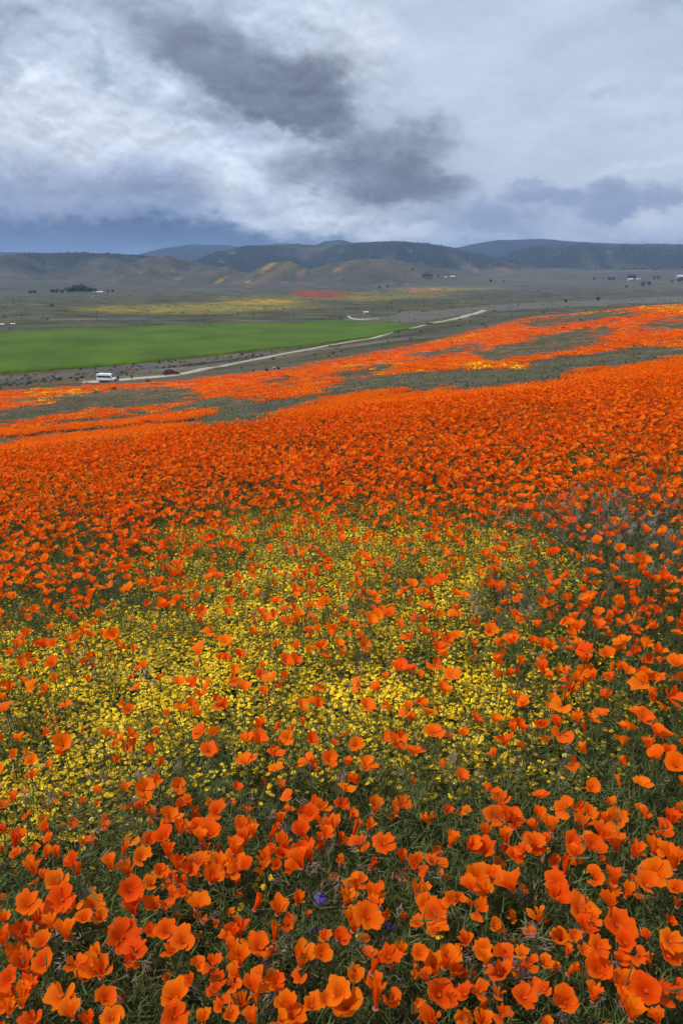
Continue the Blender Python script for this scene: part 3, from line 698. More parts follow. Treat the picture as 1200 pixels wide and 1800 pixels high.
# ---------------------------------------------------------------- prototypes for the scattered plants
def blade(mb, p, az, L, w, lean, droop, mi=0, n=3, z0=None):
    d = Vector((math.cos(az), math.sin(az), 0)); s = Vector((-d.y, d.x, 0)); pos = Vector(p); phi = lean; rows = []
    for k in range(n + 1):
        t = k / n; ww = w * (1 - t ** 1.5) + w * .08; rows.append([pos - s * ww / 2, pos + s * ww / 2])
        phi = lean + droop * (t + .5 / n); pos = pos + (d * math.sin(phi) + Vector((0, 0, math.cos(phi)))) * (L / n)
    mb.grid(rows, mi)
    return pos
def joined_poppy(form, rng, hi=True):
    m = MB(); L = rng.uniform(.024, .031); h = rng.uniform(.17, .27)
    tilt = Euler((rng.uniform(-.5, .5), rng.uniform(-.5, .5), rng.uniform(0, 6.28))).to_matrix().to_4x4()
    M = Matrix.Translation((0, 0, h)) @ tilt @ Matrix.Scale(L, 4)
    for p in flower_petals(form, rng, 4 if hi else 2, 5 if hi else 3): m.merge(p, M, 0)
    if hi: m.merge(receptacle_mb(), M, 1)
    m.merge(stem_mb(h - .004, rng, r=.0012 if hi else .0018, bend=.015, n=4 if hi else 3), None, 1)
    return m
FM = ['open', 'bowl', 'bowl', 'cup', 'cup', 'ragged', 'ragged', 'flared', 'roll']
POPPIES = [joined_poppy(FM[k % 9], rng).mesh('poppy', [M_PETI, M_STEM]) for k in range(20)]
def fern_mb(rng, n=26, H=.12, r=.06):
    m = MB()
    for k in range(n):
        a = rng.uniform(0, 6.28); q = r * math.sqrt(rng.random()); p = (q * math.cos(a) * .5, q * math.sin(a) * .5, 0); L = H * rng.uniform(.6, 1.2); az_ = a + rng.uniform(-.5, .5); ln = rng.uniform(.1, .8)
        tip = blade(m, p, az_, L, .0016, ln, .5, 0, 2)
        for j in range(7):
            t = rng.uniform(.45, 1.0); b = Vector(p) + (tip - Vector(p)) * t; blade(m, b, rng.uniform(0, 6.28), L * rng.uniform(.12, .26), .0030, rng.uniform(.2, 1.3), .4, 0, 1)
    return m
def grass_mb(rng, n=22, H=.20, w=.0019, dry=.18):
    m = MB()
    for k in range(n):
        a = rng.uniform(0, 6.28); q = .03 * math.sqrt(rng.random())
        blade(m, (q * math.cos(a), q * math.sin(a), 0), rng.uniform(0, 6.28), H * rng.uniform(.5, 1.15), w * rng.uniform(.6, 1.2), rng.uniform(.03, .40), rng.uniform(.4, 1.9), 1 if rng.random() < dry else 0, 4)
    return m
def brome_mb(rng, heads=6, H=.20, mi=0):
    """drooping one-sided seed heads of cheat grass on thin culms"""
    m = MB()
    for k in range(heads):
        a = rng.uniform(0, 6.28); lean = rng.uniform(.05, .4); h = H * rng.uniform(.75, 1.1); tip = blade(m, (0, 0, 0), a, h, .0012, lean, .5, mi, 3)
        for j in range(15):
            b = tip + Vector((rng.uniform(-.010, .010), rng.uniform(-.010, .010), rng.uniform(-.022, .006))); az_ = a + rng.uniform(-.8, .8)
            p2 = blade(m, b, az_, rng.uniform(.016, .030), .0022, rng.uniform(1.5, 2.5), .6, mi, 2)
            blade(m, p2, az_, rng.uniform(.014, .026), .0007, rng.uniform(2.3, 2.9), .2, mi, 1)
    return m
def daisy_mb(rng, n=9, R_=.0085, z=0, cx=0, cy_=0, tilt=(0, 0), mi=(0, 1), droop=.15):
    m = MB(); a0 = rng.uniform(0, 6.28)
    for k in range(n):
        a = a0 + 6.2832 * k / n; c_, s_ = math.cos(a), math.sin(a); w = R_ * .34; pts = []
        for t, ww, zz in ((.22, .5, 0), (.65, 1, .03), (1.0, .55, -droop)):
            pts.append([(c_ * R_ * t - s_ * w * ww * q, s_ * R_ * t + c_ * w * ww * q, R_ * zz + rng.uniform(-.03, .03) * R_) for q in (-1, 1)])
        m.grid(pts, mi[0])
    rows = [[(R_ * r_ * math.cos(t), R_ * r_ * math.sin(t), R_ * z_) for t in [6.2832 * k / 6 for k in range(6)]] for r_, z_ in ((.27, 0), (.22, .12), (.04, .18))]
    m.grid(rows, mi[1], closed=True)
    o = MB(); o.merge(m, Matrix.Translation((cx, cy_, z)) @ Euler((tilt[0], tilt[1], 0)).to_matrix().to_4x4()); return o
def goldfield_clump(rng, n=11, spread=.055, hi=True):
    m = MB()
    for k in range(n):
        a = rng.uniform(0, 6.28); q = spread * math.sqrt(rng.random()); x, y = q * math.cos(a), q * math.sin(a); h = rng.uniform(.085, .14)
        m.merge(daisy_mb(rng, rng.choice((8, 9, 10)) if hi else 6, rng.uniform(.0072, .0095), h, x, y, (rng.uniform(-.35, .35), rng.uniform(-.35, .35))))
        m.tube([(x * .6, y * .6, 0), (x, y, h)], [.0007, .0006], 3, 2, False)
    return m
def leafblob(rng, n=70, rx=.5, rz=.4, leaf=.08, mi=0):
    """small shrub of leaf clumps round a few stems"""
    m = MB()
    for k in range(n):
        d = Vector((rng.gauss(0, 1), rng.gauss(0, 1), rng.gauss(0, 1))).normalized() * rng.random() ** .4
        p = Vector((d.x * rx, d.y * rx, rz * (1 + d.z) * .55 * rng.uniform(.8, 1.1))); u_ = Vector((rng.gauss(0, 1), rng.gauss(0, 1), rng.gauss(0, .6))).normalized(); w_ = u_.orthogonal().normalized() * leaf * rng.uniform(.3, .7); u_ = u_ * leaf * rng.uniform(.6, 1.2)
        m.add([p - u_ * .5, p + w_, p + u_, p - w_], [(0, 1, 2, 3)], mi)
    return m
def poppy_patch(rng, rad, n, size, hmin=.14, hmax=.26, yel=0.0, leaf=True):
    """a patch of far poppies: small bent petal cups over dark leaves"""
    m = MB()
    for k in range(n):
        a = rng.uniform(0, 6.28); q = rad * math.sqrt(rng.random()) * (1 + .25 * math.sin(3 * a)); x, y = q * math.cos(a), q * math.sin(a); h = rng.uniform(hmin, hmax); s = size * rng.uniform(.7, 1.2); mi = 1 if rng.random() < yel else 0
        t1, t2 = rng.uniform(-.4, .4), rng.uniform(-.4, .4); b = rng.uniform(0, 1.57)
        c_ = (x, y, h - s * .35); ring_ = [(x + s * .5 * math.cos(b + i * 1.5708) * (1 + .3 * t1), y + s * .5 * math.sin(b + i * 1.5708), h + s * (t1 * math.cos(b + i * 1.57) + t2 * math.sin(b + i * 1.57)) * .5 + rng.uniform(-.1, .1) * s) for i in range(4)]
        m.add([c_] + ring_, [(0, 1, 2), (0, 2, 3), (0, 3, 4), (0, 4, 1)], mi, a=[.6, 1, 1, 1, 1])
    if leaf:
        for k in range(int(n * .9)):
            a = rng.uniform(0, 6.28); q = rad * math.sqrt(rng.random()); x, y = q * math.cos(a), q * math.sin(a)
            blade(m, (x, y, 0), rng.uniform(0, 6.28), hmax * rng.uniform(.4, .8), size * .35, rng.uniform(0, .5), .5, 2, 2)
    return m
FERNS = [fern_mb(rng, 24 + 3 * k, .10 + .014 * k).mesh('leaf_clump', [M_FOL]) for k in range(5)]
GRASSES = [grass_mb(rng, 24 + 2 * k, .17 + .02 * k).mesh('grass_tuft', [M_GRASS, M_DRY]) for k in range(5)]
DRYS = [grass_mb(rng, 16, .14, .0018, 1.0).mesh('dry_tuft', [M_GRASS, M_DRY]) for k in range(3)] + [brome_mb(rng, 5 + k, .15 + .02 * k).mesh('brome_tuft', [M_DRY]) for k in range(4)]
GOLDS = [goldfield_clump(rng, 9 + k % 4).mesh('yellow_flowers', [M_YELI, M_YCEN, M_STEM]) for k in range(8)]
GOLDF = [goldfield_clump(rng, 12, .07, False).mesh('yellow_flowers', [M_YELI, M_YCEN, M_STEM]) for k in range(5)]
MIDS = [poppy_patch(rng, .34, 46, .058).mesh('poppy_patch', [M_PETI, M_YELI, M_FOL]) for k in range(8)]
MIDY = [poppy_patch(rng, .34, 60, .030, .12, .2, .8).mesh('poppy_patch', [M_PETI, M_YELI, M_FOL]) for k in range(3)]
FARS = [poppy_patch(rng, .85, 60, .14, .06, .2, .03, True).mesh('poppy_patch', [M_PETI, M_YELI, M_FOL]) for k in range(7)]
FARY = [poppy_patch(rng, .85, 60, .14, .06, .2, .6, True).mesh('poppy_patch', [M_PETI, M_YELI, M_FOL]) for k in range(2)]
SAGES = [leafblob(rng, 70, .42, .42, .13).mesh('sage_bush', [M_SAGE]) for k in range(5)]
SCRUBS = [leafblob(rng, 60, .5, .8, .22).mesh('scrub_tree', [M_DARK]) for k in range(5)]
TUFTF = [grass_mb(rng, 30, .13, .008, .5).mesh('far_tuft', [M_GRASS, M_DRY]) for k in range(4)]

# ---------------------------------------------------------------- poppies picked out one by one (crop origin u, v; then x, y, width at 3x, form)
PICK = []
def picks(u0, v0, s):
    for t in s.split():
        x, y, w, f = t.split(','); PICK.append((u0 + float(x) / 3, v0 + float(y) / 3, float(w) / 3, f))
picks(0, 1400, '''250,170,60,c 265,225,60,h 305,305,60,c 70,240,100,c 180,380,160,f 235,430,60,c 385,340,110,s 400,400,70,c 190,280,60,h 310,440,110,h 240,310,60,c 150,560,130,o 330,530,150,o 310,600,130,s
200,650,100,c 275,680,80,c 235,770,110,h 110,740,120,c 345,730,100,c 490,580,140,o 450,640,80,h 525,635,75,h 395,570,80,s 585,365,80,c 640,310,60,b 670,390,120,f 740,320,90,h 685,480,130,o 800,455,80,h 705,595,100,c
820,570,130,s 880,295,80,c 870,215,100,h 840,190,60,b 790,230,80,h 945,180,80,c 840,390,80,h 930,370,80,c 1000,390,75,h 1050,160,90,h 1110,190,110,h 1060,225,70,c 1040,350,90,h 1110,430,130,f 1150,370,110,c
1190,370,60,c 1150,75,90,h 1035,85,50,c 945,50,60,c 1000,30,60,c 1045,20,60,h 905,100,60,c 905,510,80,s 970,500,80,s 1030,570,150,s 640,720,170,o 710,810,120,s 680,860,90,s 790,700,100,s 880,700,120,o 965,755,120,o
915,810,90,h 1190,740,70,s 400,880,110,s 450,880,120,o 440,950,130,s 530,920,120,c 230,870,110,o 130,900,130,c 190,950,90,c 50,950,110,o 60,860,100,c 20,760,90,c 330,1040,150,s 380,1090,120,s 555,1060,100,h
380,1150,130,f 590,1160,120,o 480,1180,90,s 110,1080,110,c 60,1080,100,c 170,1180,100,h 40,1140,80,c 150,1010,90,c 935,1050,140,h 920,1150,140,o 1010,965,80,s 1040,880,100,s 1120,880,120,s 1160,950,90,o
1130,1030,100,s 1170,1090,90,s 1070,1180,80,c 800,100,70,c 840,90,60,s 740,60,60,c 500,45,60,s 20,180,50,c 100,220,70,s 90,300,60,h 15,650,60,c''')
picks(400, 1400, '''365,20,100,f 440,80,110,o 490,60,80,h 280,130,60,c 100,150,90,s 60,180,90,c 130,190,60,c 90,230,80,c 220,195,60,b 490,130,90,s 510,200,90,h 560,170,100,c 500,255,70,c 585,235,40,b 395,190,110,f 410,240,100,s
295,260,90,c 290,305,80,h 215,340,90,c 225,290,50,c 190,365,80,s 375,290,100,h 435,310,100,c 345,370,110,s 390,350,100,c 40,320,130,o 105,365,90,h 50,380,100,s 30,280,80,c 600,40,90,s 645,100,50,c 770,60,90,c
740,155,60,c 700,240,100,s 825,240,115,o 660,180,50,b 605,340,50,c 750,360,45,b 1060,130,90,f 1150,75,50,c 920,40,110,s 915,330,65,c 1000,350,110,s 1090,340,110,s 1170,240,80,c 700,450,80,s 680,490,100,c
615,555,90,c 765,550,110,c 735,620,145,o 780,590,80,c 660,680,120,c 580,735,120,s 510,740,60,s 1000,510,100,c 1050,560,110,o 1095,610,140,o 1180,540,100,s 1100,700,110,s 365,550,70,c 140,575,50,b 260,600,120,f
310,660,100,s 245,735,60,b 170,790,110,h 60,720,100,c 20,740,80,c 110,750,90,s 60,860,110,c 30,810,80,c 380,870,120,c 490,820,90,h 850,840,130,s 920,815,70,c 1010,820,90,o 670,950,95,h 760,900,70,b 790,985,100,h
780,1085,70,b 855,1070,90,h 590,1020,140,o 620,1090,140,h 510,1060,100,s 445,1100,100,h 330,1110,140,f 340,1150,120,h 270,1170,90,s 75,1100,90,c 30,980,100,s 180,960,120,s 130,1010,90,c 60,940,80,c 10,1150,60,h
145,1190,90,c 1140,870,120,c 1100,930,120,c 1185,930,90,c 1110,1030,140,h 1180,1050,80,s 1050,960,70,c 1085,1180,100,c''')
picks(800, 1400, '''70,255,80,c 160,190,70,c 220,90,110,o 240,30,130,f 270,110,90,c 320,160,90,s 420,165,60,c 450,85,45,c 440,120,100,f 510,165,80,c 570,30,90,h 640,60,90,h 700,80,80,h 670,150,110,f 850,105,115,o 780,130,60,c
160,270,125,h 270,225,80,c 310,305,90,o 360,280,60,s 420,240,90,h 430,285,80,h 480,240,60,c 615,230,105,o 640,290,110,s 720,260,110,h 780,205,150,f 850,260,110,c 940,295,90,c 1080,180,105,h 1000,100,80,s
1130,130,90,c 1180,100,90,c 1045,280,90,c 1120,290,100,s 1060,390,150,o 1010,460,110,h 1160,350,110,c 1170,480,80,h 1175,560,45,b 575,385,55,b 110,420,160,o 190,410,90,h 90,480,80,c 160,500,100,s 15,540,60,h
310,470,200,f 120,590,110,s 450,640,85,c 740,420,90,h 845,440,90,c 830,490,100,s 900,510,80,c 540,450,120,o 530,520,120,h 655,590,150,o 720,640,110,s 820,560,90,c 855,660,150,o 900,760,110,h 960,830,90,s
1020,740,55,c 1130,750,120,o 1115,830,115,h 560,740,90,h 620,730,80,s 680,690,110,h 750,780,110,o 670,810,60,h 590,830,60,c 65,760,80,c 25,830,55,c 145,800,100,o 160,870,80,c 265,830,140,s 245,930,110,h
390,870,110,s 475,880,80,h 530,910,50,c 595,915,50,b 60,1040,110,s 130,1020,100,s 225,1040,90,s 360,1050,120,o 400,980,90,s 475,1015,90,s 585,1070,120,h 725,1060,90,c 760,900,120,h 820,950,110,s 880,890,80,h
900,980,150,o 1010,1010,140,h 1110,1040,130,s 1170,1000,100,s 930,1150,110,c 880,1080,90,c 40,1160,90,o 150,1190,90,c 250,1150,90,s 1075,1180,80,c''')
PICK.sort(key=lambda p: -p[1])
FORM = {'o': 'open', 'h': 'bowl', 'c': 'cup', 'b': 'roll', 's': 'ragged', 'f': 'flared'}
WORD = {'o': 'wide open orange poppy', 'h': 'bowl-shaped orange poppy', 'c': 'upright cupped orange poppy', 'b': 'rolled-up narrow orange poppy', 's': 'ragged splayed orange poppy', 'f': 'orange poppy with flared rim'}
ORD = 'first second third fourth fifth sixth seventh eighth ninth tenth eleventh twelfth thirteenth fourteenth fifteenth sixteenth'.split()
BANDS = [(1745, 'along the bottom edge'), (1690, 'just above the bottom edge'), (1640, 'below the largest violet flower'), (1590, 'level with the violet flower'),
         (1545, 'just behind the violet flower'), (1500, 'well behind the violet flower'), (1455, 'just below the yellow carpet'), (0, 'at the edge of the yellow carpet')]
def band(v): return next(i for i, b in enumerate(BANDS) if v >= b[0])
singles = PICK[:300]
keyed = {}
for k, p in enumerate(singles): keyed.setdefault((band(p[1]), p[3], p[0] < 600), []).append(k)
LAB = {}
for (b, f, lf), ks in keyed.items():
    ks.sort(key=lambda k: singles[k][0] if lf else -singles[k][0])
    for i, k in enumerate(ks): LAB[k] = f"{WORD[f]}, {ORD[i]} from the {'left' if lf else 'right'} {BANDS[b][1]}"
def place_poppy(k, u, v, w, f):
    rg = random.Random(1000 + k); hf = rg.uniform(.19, .27) if v > 1450 else rg.uniform(.16, .23)
    P = at(u, v, hf)
    if P is None: return
    _, _, d = project(*P); form = FORM[f]; real = w * 1.1 * float(d) / F; L = min(max(real / FORMS[form][4], .021), .050)
    bx, by = P[0] + rg.uniform(-.02, .02), P[1] + rg.uniform(-.02, .02); gz = float(ground_z(bx, by)); h = P[2] - gz - L * .35
    t = empty('poppy', (bx, by, gz)); tag(t, LAB[k], 'flower', 'orange poppies in front')
    head = rg.choice(HEADS[form])
    toward = {'o': (.30, .55), 'h': (.05, .40), 'c': (-.30, .15), 'b': (-.35, .25), 's': (-.1, .6), 'f': (-.35, .1)}[f]
    lean = rg.uniform(*toward)          # positive leans the face towards -Y
    Mt = Matrix.Translation((P[0] - bx, P[1] - by, h)) @ Euler((lean, rg.uniform(-.35, .35), 0)).to_matrix().to_4x4() @ Matrix.Rotation(rg.uniform(0, 6.28), 4, 'Z') @ Matrix.Scale(L, 4)
    tint = rg.random()
    for pm in head[0]:
        o = link('petal', pm, t); o.matrix_basis = Mt; o.color = (tint, 0, 0, 1)
    if f in 'ohsf': o = link('stamens', head[1], t); o.matrix_basis = Mt
    o = link('receptacle', head[2], t); o.matrix_basis = Mt
    s = link('stem', rg.choice(STEMS), t)
    q = Vector((P[0] - bx, P[1] - by, h - L * .15)); s.matrix_basis = q.to_track_quat('Z', 'Y').to_matrix().to_4x4() @ Matrix.Diagonal((1, 1, q.length, 1))
for k, p in enumerate(singles): place_poppy(k, *p)

# ---------------------------------------------------------------- the rest of the near poppies, leaves, grass and yellow carpet
EXTRA = PICK[300:]
def up(n, a=.22): return np.stack([nr.normal(0, a, n), nr.normal(0, a, n), nr.rand(n) * 6.283], 1)
n = wedge_n(420, 1.3, 16); x, y = wedge(n, 1.3, 16); u, v, d, p, q, dk = near_density(x, y, .22)
keep = (nr.rand(n) < np.minimum(p * 1.12, 1) * (1 - .22 * q * (v > 880)) * np.where(v > 1000, .74, .50 + .5 * sstep(1000, 850, v) * .9)) & (v < 1398 + 18 * np.sin(u / 37)) & (v > 300)
x, y = x[keep], y[keep]; s_ = nr.uniform(1.0, 1.5, len(x))
# smaller, lower flowers between the large ones, and the far end of the list
n2 = wedge_n(230, .75, 2.6, 45); x2, y2 = wedge(n2, .75, 2.6, 45); u, v, d, p, q, dk = near_density(x2, y2, .2); k2 = (nr.rand(n2) < np.clip(p * 1.5, 0, 1)) & (v > 1385); x2, y2 = x2[k2], y2[k2]
ex = np.array([at(p_[0], p_[1], .2)[:2] for p_ in EXTRA]).reshape(-1, 2)
x = np.r_[x, x2, ex[:, 0]]; y = np.r_[y, y2, ex[:, 1]]; s_ = np.r_[s_, nr.uniform(.62, .9, len(x2)), nr.uniform(.9, 1.1, len(ex))]; n = len(x); print('near poppies', n, len(x2), len(ex))
scatter('poppies', POPPIES, np.stack([x, y, ground_z(x, y) - .01], 1), up(n, .18), s_, nr.randint(0, 20, n), nr.rand(n), 'thousands of orange poppies covering the slope beyond the nearest ones')
def veg(name, protos, dens, r0, r1, fn, smin, smax, label, dz=0.0, half=30, a=.15, hf=.08):
    n = wedge_n(dens, r0, r1, half); x, y = wedge(n, r0, r1, half); u, v, d, p, q, dk = near_density(x, y, hf)
    k = nr.rand(n) < fn(x, y, u, v, p, q, dk); x, y = x[k], y[k]; n = len(x); print(name, n)
    return scatter(name, protos, np.stack([x, y, ground_z(x, y) + dz], 1), up(n, a), nr.uniform(smin, smax, n), nr.randint(0, len(protos), n), nr.rand(n), label)
soilgap = lambda x, y: sstep(.25, .42, fbm(x / .28 + 4, y / .28, 95, 3))
FD = lambda x, y: 1 - .55 * sstep(4, 9, np.hypot(x, y))
WEEDS = [fern_mb(rng, 18, .17, .05).mesh('weed', [M_WEED]) for k in range(3)]
veg('weeds', WEEDS + DRYS[3:], 110, 2.5, 9, lambda x, y, u, v, p, q, dk: np.maximum(dk * (u > 850), ell(u, v, (1150, 950, 130, 70, .8), .4)) * 1.0, .9, 1.4, 'taller grey green weeds on the right', hf=.1)
veg('poppy_foliage', FERNS, 330, .5, 15, lambda x, y, u, v, p, q, dk: (.42 + .55 * np.maximum(p, dk)) * (1 - .9 * soilgap(x, y)) * (1 - .5 * q) * FD(x, y), .7, 1.3, 'ferny green poppy leaves between the flowers', half=45)
veg('grass', GRASSES, 150, .5, 15, lambda x, y, u, v, p, q, dk: (.30 + .5 * sstep(-.1, .3, fbm(x / .6, y / .6, 96, 2)) + .5 * dk) * (1 - .8 * soilgap(x, y)) * (1 - .4 * q) * FD(x, y), .6, 1.0, 'thin green grass between the flowers', half=45)
veg('dry_grass', DRYS, 85, .5, 14, lambda x, y, u, v, p, q, dk: (.12 + .75 * sstep(.0, .4, fbm(x / .5 + 7, y / .5, 97, 3))) * FD(x, y), .6, 1.0, 'dry straw-coloured grass between the flowers', half=45)
veg('yellow_flowers', GOLDS, 1000, 1.5, 7, lambda x, y, u, v, p, q, dk: q * (v < np.where(u < 260, 1480, 1400)) * .95, .74, 1.0, 'carpet of small yellow flowers among the poppies', hf=.11)
o_ = veg('yellow_flowers', GOLDF, 300, 7, 24, lambda x, y, u, v, p, q, dk: q, 1.0, 1.4, 'distant streaks of small yellow flowers', hf=.11)

# ---------------------------------------------------------------- poppies further up the slope, scrub, sage
def cov(n_dens, r0, r1, half=33, hf=.16):
    n = wedge_n(n_dens, r0, r1, half); x, y = wedge(n, r0, r1, half); z = ground_z(x, y)
    return n, x, y, z, cover(x, y, z + hf)
def put(name, protos, x, y, s, idx=None, label=None, dz=0.0, a=.08):
    n = len(x); print(name, n)
    return scatter(name, protos, np.stack([x, y, ground_z(x, y) + dz], 1), up(n, a), s, nr.randint(0, len(protos), n) if idx is None else idx, nr.rand(n), label)
n, x, y, z, (u, v, r, on, pop, yel, bare, na, nb, nc) = cov(5.5, 9, 55, hf=.25)
q = mapval(YEL, u, v) * (v < 900); k = nr.rand(n) < (pop > .45) * (1 - .75 * sstep(.1, .45, nb)) * (1 - q * .7) * (.35 + .65 * sstep(9, 14, r)); iy = np.where(nr.rand(n) < yel, 8 + nr.randint(0, 3, n), nr.randint(0, 8, n))
put('poppies', MIDS + MIDY, x[k], y[k], nr.uniform(.8, 1.15, k.sum()), iy[k], 'orange poppies massed along the brow of the near slope')
FP = []
for dens, r0, r1, s0 in ((.9, 45, 120, .9), (.22, 120, 340, 1.3)):
    n, x, y, z, (u, v, r, on, pop, yel, bare, na, nb, nc) = cov(dens, r0, r1)
    k = nr.rand(n) < (pop > .5) * (1 - .6 * sstep(.15, .5, nb)); iy = np.where(nr.rand(n) < yel * .7, 7 + nr.randint(0, 2, n), nr.randint(0, 7, n)); FP.append((x[k], y[k], s0 * nr.uniform(.8, 1.2, k.sum()), iy[k]))
x, y, s_, iy = [np.concatenate(t) for t in zip(*FP)]
put('poppies', FARS + FARY, x, y, s_, iy, 'orange and yellow bloom streaked across the far hillside')
n, x, y, z, (u, v, r, on, pop, yel, bare, na, nb, nc) = cov(2.2, 10, 130)
k = nr.rand(n) < on * np.maximum(bare, .15 + .3 * sstep(.1, .4, na)) * np.clip(22 / r, .08, .6); put('grass', TUFTF, x[k], y[k], nr.uniform(.7, 1.5, k.sum()) * (1 + r[k] / 200), None, 'grey green grass in the bare strips of the hillside')
n, x, y, z, (u, v, r, on, pop, yel, bare, na, nb, nc) = cov(.055, 30, 520)
zone = inpoly(u, v, [(-300, 690), (0, 660), (200, 644), (400, 624), (600, 604), (600, 612), (400, 633), (250, 656), (100, 672), (-300, 715)]) * .9 + (1 - on) * .12 + on * bare * .12 * sstep(0, .3, nb) * (r > 120)
zone = zone * (1 - inpoly(u, v, [(-150, 660), (0, 654), (200, 641), (400, 620), (560, 604), (660, 590), (738, 572), (600, 562), (0, 580), (-150, 588)]))
k = (nr.rand(n) < zone * sstep(-.3, .25, nb + na)) & (np.min(np.hypot(x[:, None] - road_Q[None, :, 0], y[:, None] - road_Q[None, :, 1]), axis=1) > 4.2)
put('sagebrush', SAGES, x[k], y[k], nr.uniform(.6, 1.9, k.sum()), None, 'grey sagebrush dotted between the green field and the poppies')
n = 5200; x, y = wedge(n, 520, 2600); m1 = fbm(x / 120, y / 50, 76, 4)
k = nr.rand(n) < (.15 + .6 * sstep(0, .3, m1)); put('sagebrush', SAGES, x[k], y[k], nr.uniform(1.2, 3.2, k.sum()), None, 'low scrub scattered over the valley floor')
n = 110000; x, y = wedge(n, 2700, 7600); z = ground_z(x, y); r = np.hypot(x, y)
h1 = fbm(x / 420, y / 420, 81, 5, .6); h2 = fbm(x / 90, y / 90, 82, 4, .6); h3 = fbm(x / 1100, y / 1100, 83, 3); nf = 1 - sstep(3500, 4300, r)
k = nr.rand(n) < sstep(-.1, .3, h1 + .45 * h2 + .25 * h3 + .3 * (1 - nf) - .22 * nf) * sstep(-.15, .25, fbm(x / 130, y / 130, 88, 3)) * (z > -38) * (.22 + .25 * (1 - nf))
put('scrub', SCRUBS, x[k], y[k], nr.uniform(4, 10, k.sum()), None, 'dark scrub oaks over the distant hills', dz=-1)

# ---------------------------------------------------------------- yellow daisies and violet flowers picked out one by one
DHEAD = [daisy_mb(rng, rng.choice((8, 9, 10, 11)), 1.0, 0, 0, 0, (0, 0), droop=rng.uniform(.0, .3)).mesh('flower_head', [M_YEL, M_YCEN]) for k in range(8)]
NEARY = [(355, 1717, 15), (88, 1735, 14), (25, 1635, 12), (5, 1602, 12), (305, 1555, 10), (163, 1526, 8), (422, 1594, 15), (414, 1606, 11), (447, 1558, 12), (464, 1560, 13), (460, 1538, 11), (475, 1543, 11), (455, 1545, 9), (458, 1413, 8), (481, 1425, 9),
         (672, 1558, 13), (630, 1645, 14), (626, 1494, 12), (450, 1517, 11), (772, 1647, 15), (946, 1638, 11), (971, 1421, 11), (963, 1495, 10), (1061, 1545, 10), (1028, 1532, 9), (848, 1424, 9), (900, 1653, 9), (640, 1462, 10), (637, 1463, 11), (1105, 1410, 8), (45, 1585, 10), (20, 1600, 9)]
def daisy(u, v, w, lab, grp, hf=None):
    hf = hf or rng.uniform(.09, .15); P = at(u, v, hf); _, _, d = project(*P); s = min(max(w * float(d) / F / 2, .0065), .0125)
    gz = float(ground_z(P[0], P[1])); t = empty('yellow_daisy', (P[0], P[1], gz)); tag(t, lab, 'flower', grp)
    Mt = Matrix.Translation((0, 0, hf)) @ Euler((rng.uniform(-.1, .5), rng.uniform(-.35, .35), rng.uniform(0, 6))).to_matrix().to_4x4() @ Matrix.Scale(s, 4)
    o = link('flower_head', rng.choice(DHEAD), t); o.matrix_basis = Mt
    o = link('stem', rng.choice(STEMS), t); o.matrix_basis = Matrix.Diagonal((.6, .6, hf, 1))
NEARY.sort(key=lambda p: p[0])
for i, (u, v, w) in enumerate(NEARY):
    side = f"{ORD[i]} from the left" if i < 16 else f"{ORD[len(NEARY) - 1 - i]} from the right"
    daisy(u, v, w, f"yellow daisy low among the large poppies, {side} of them", 'yellow daisies among the large poppies')
cand = []
while len(cand) < 268:
    u = rng.uniform(0, 1200); v = 1405 - abs(rng.gauss(0, 1)) * 55; q = float(mapval(YEL, np.array([u]), np.array([v]))[0])
    if v > 1240 and rng.random() < q * 1.3 and all(abs(u - a) + 1.3 * abs(v - b) > 9 for a, b in cand): cand.append((u, v))
def nth(k): return f"{k}{'th' if 10 <= k % 100 <= 20 else {1: 'st', 2: 'nd', 3: 'rd'}.get(k % 10, 'th')}"
ROWN = ['frontmost', 'second', 'third', 'fourth', 'fifth', 'sixth']
cand.sort(key=lambda c_: -c_[1])
for row in range(6):
    rw = sorted(cand[row * 45:(row + 1) * 45])
    for i, (u, v) in enumerate(rw):
        side = f"{nth(i + 1)} from the left" if i < (len(rw) + 1) // 2 else f"{nth(len(rw) - i)} from the right"
        daisy(u, v, rng.uniform(9, 12), f"small yellow daisy, {side} in the {ROWN[row]} row of the yellow carpet", 'yellow daisies at the front of the carpet')

def violet(u, v, w, lab, n=16):
    hf = .2; P = at(u, v, hf); _, _, d = project(*P); s = w * float(d) / F; gz = float(ground_z(P[0], P[1])); t = empty('violet_flower', (P[0], P[1], gz)); tag(t, lab, 'flower', 'small violet wildflowers')
    for k in range(n):
        dr = Vector((rng.gauss(0, 1), rng.gauss(0, 1), rng.gauss(.3, .8))).normalized(); m = MB(); q0 = dr * s * .15; q1 = dr * s * .38; e = dr.orthogonal().normalized()
        m.tube([tuple(q0), tuple(q1)], [s * .03, s * .055], 5, 0, False)
        for j in range(6):
            f_ = Matrix.Rotation(j * 1.047, 3, dr) @ e; g_ = dr.cross(f_); m.add([q1, q1 + f_ * s * .09 + g_ * s * .05 + dr * s * .05, q1 + f_ * s * .19 + dr * s * .06, q1 + f_ * s * .09 - g_ * s * .05 + dr * s * .05], [(0, 1, 2, 3)])
        o = link('floret', m.mesh('floret', [M_PUR]), t); o.location = (0, 0, hf)
    o = link('stem', STEMS[0], t); o.matrix_basis = Matrix.Diagonal((.8, .8, hf, 1))
violet(562, 1583, 27, 'largest violet flower cluster standing clear among dark grass'); violet(685, 1629, 16, 'small violet flower beside a bare patch right of the largest one', 9)
violet(462, 1694, 14, 'small violet flower tucked behind ragged poppies below the largest one', 8); violet(355, 1484, 10, 'tiny dark violet flower under a poppy at the upper left', 6)
violet(545, 1637, 9, 'tiny violet flower, left one of the pair below the largest', 6); violet(562, 1634, 10, 'tiny violet flower, right one of the pair below the largest', 6)
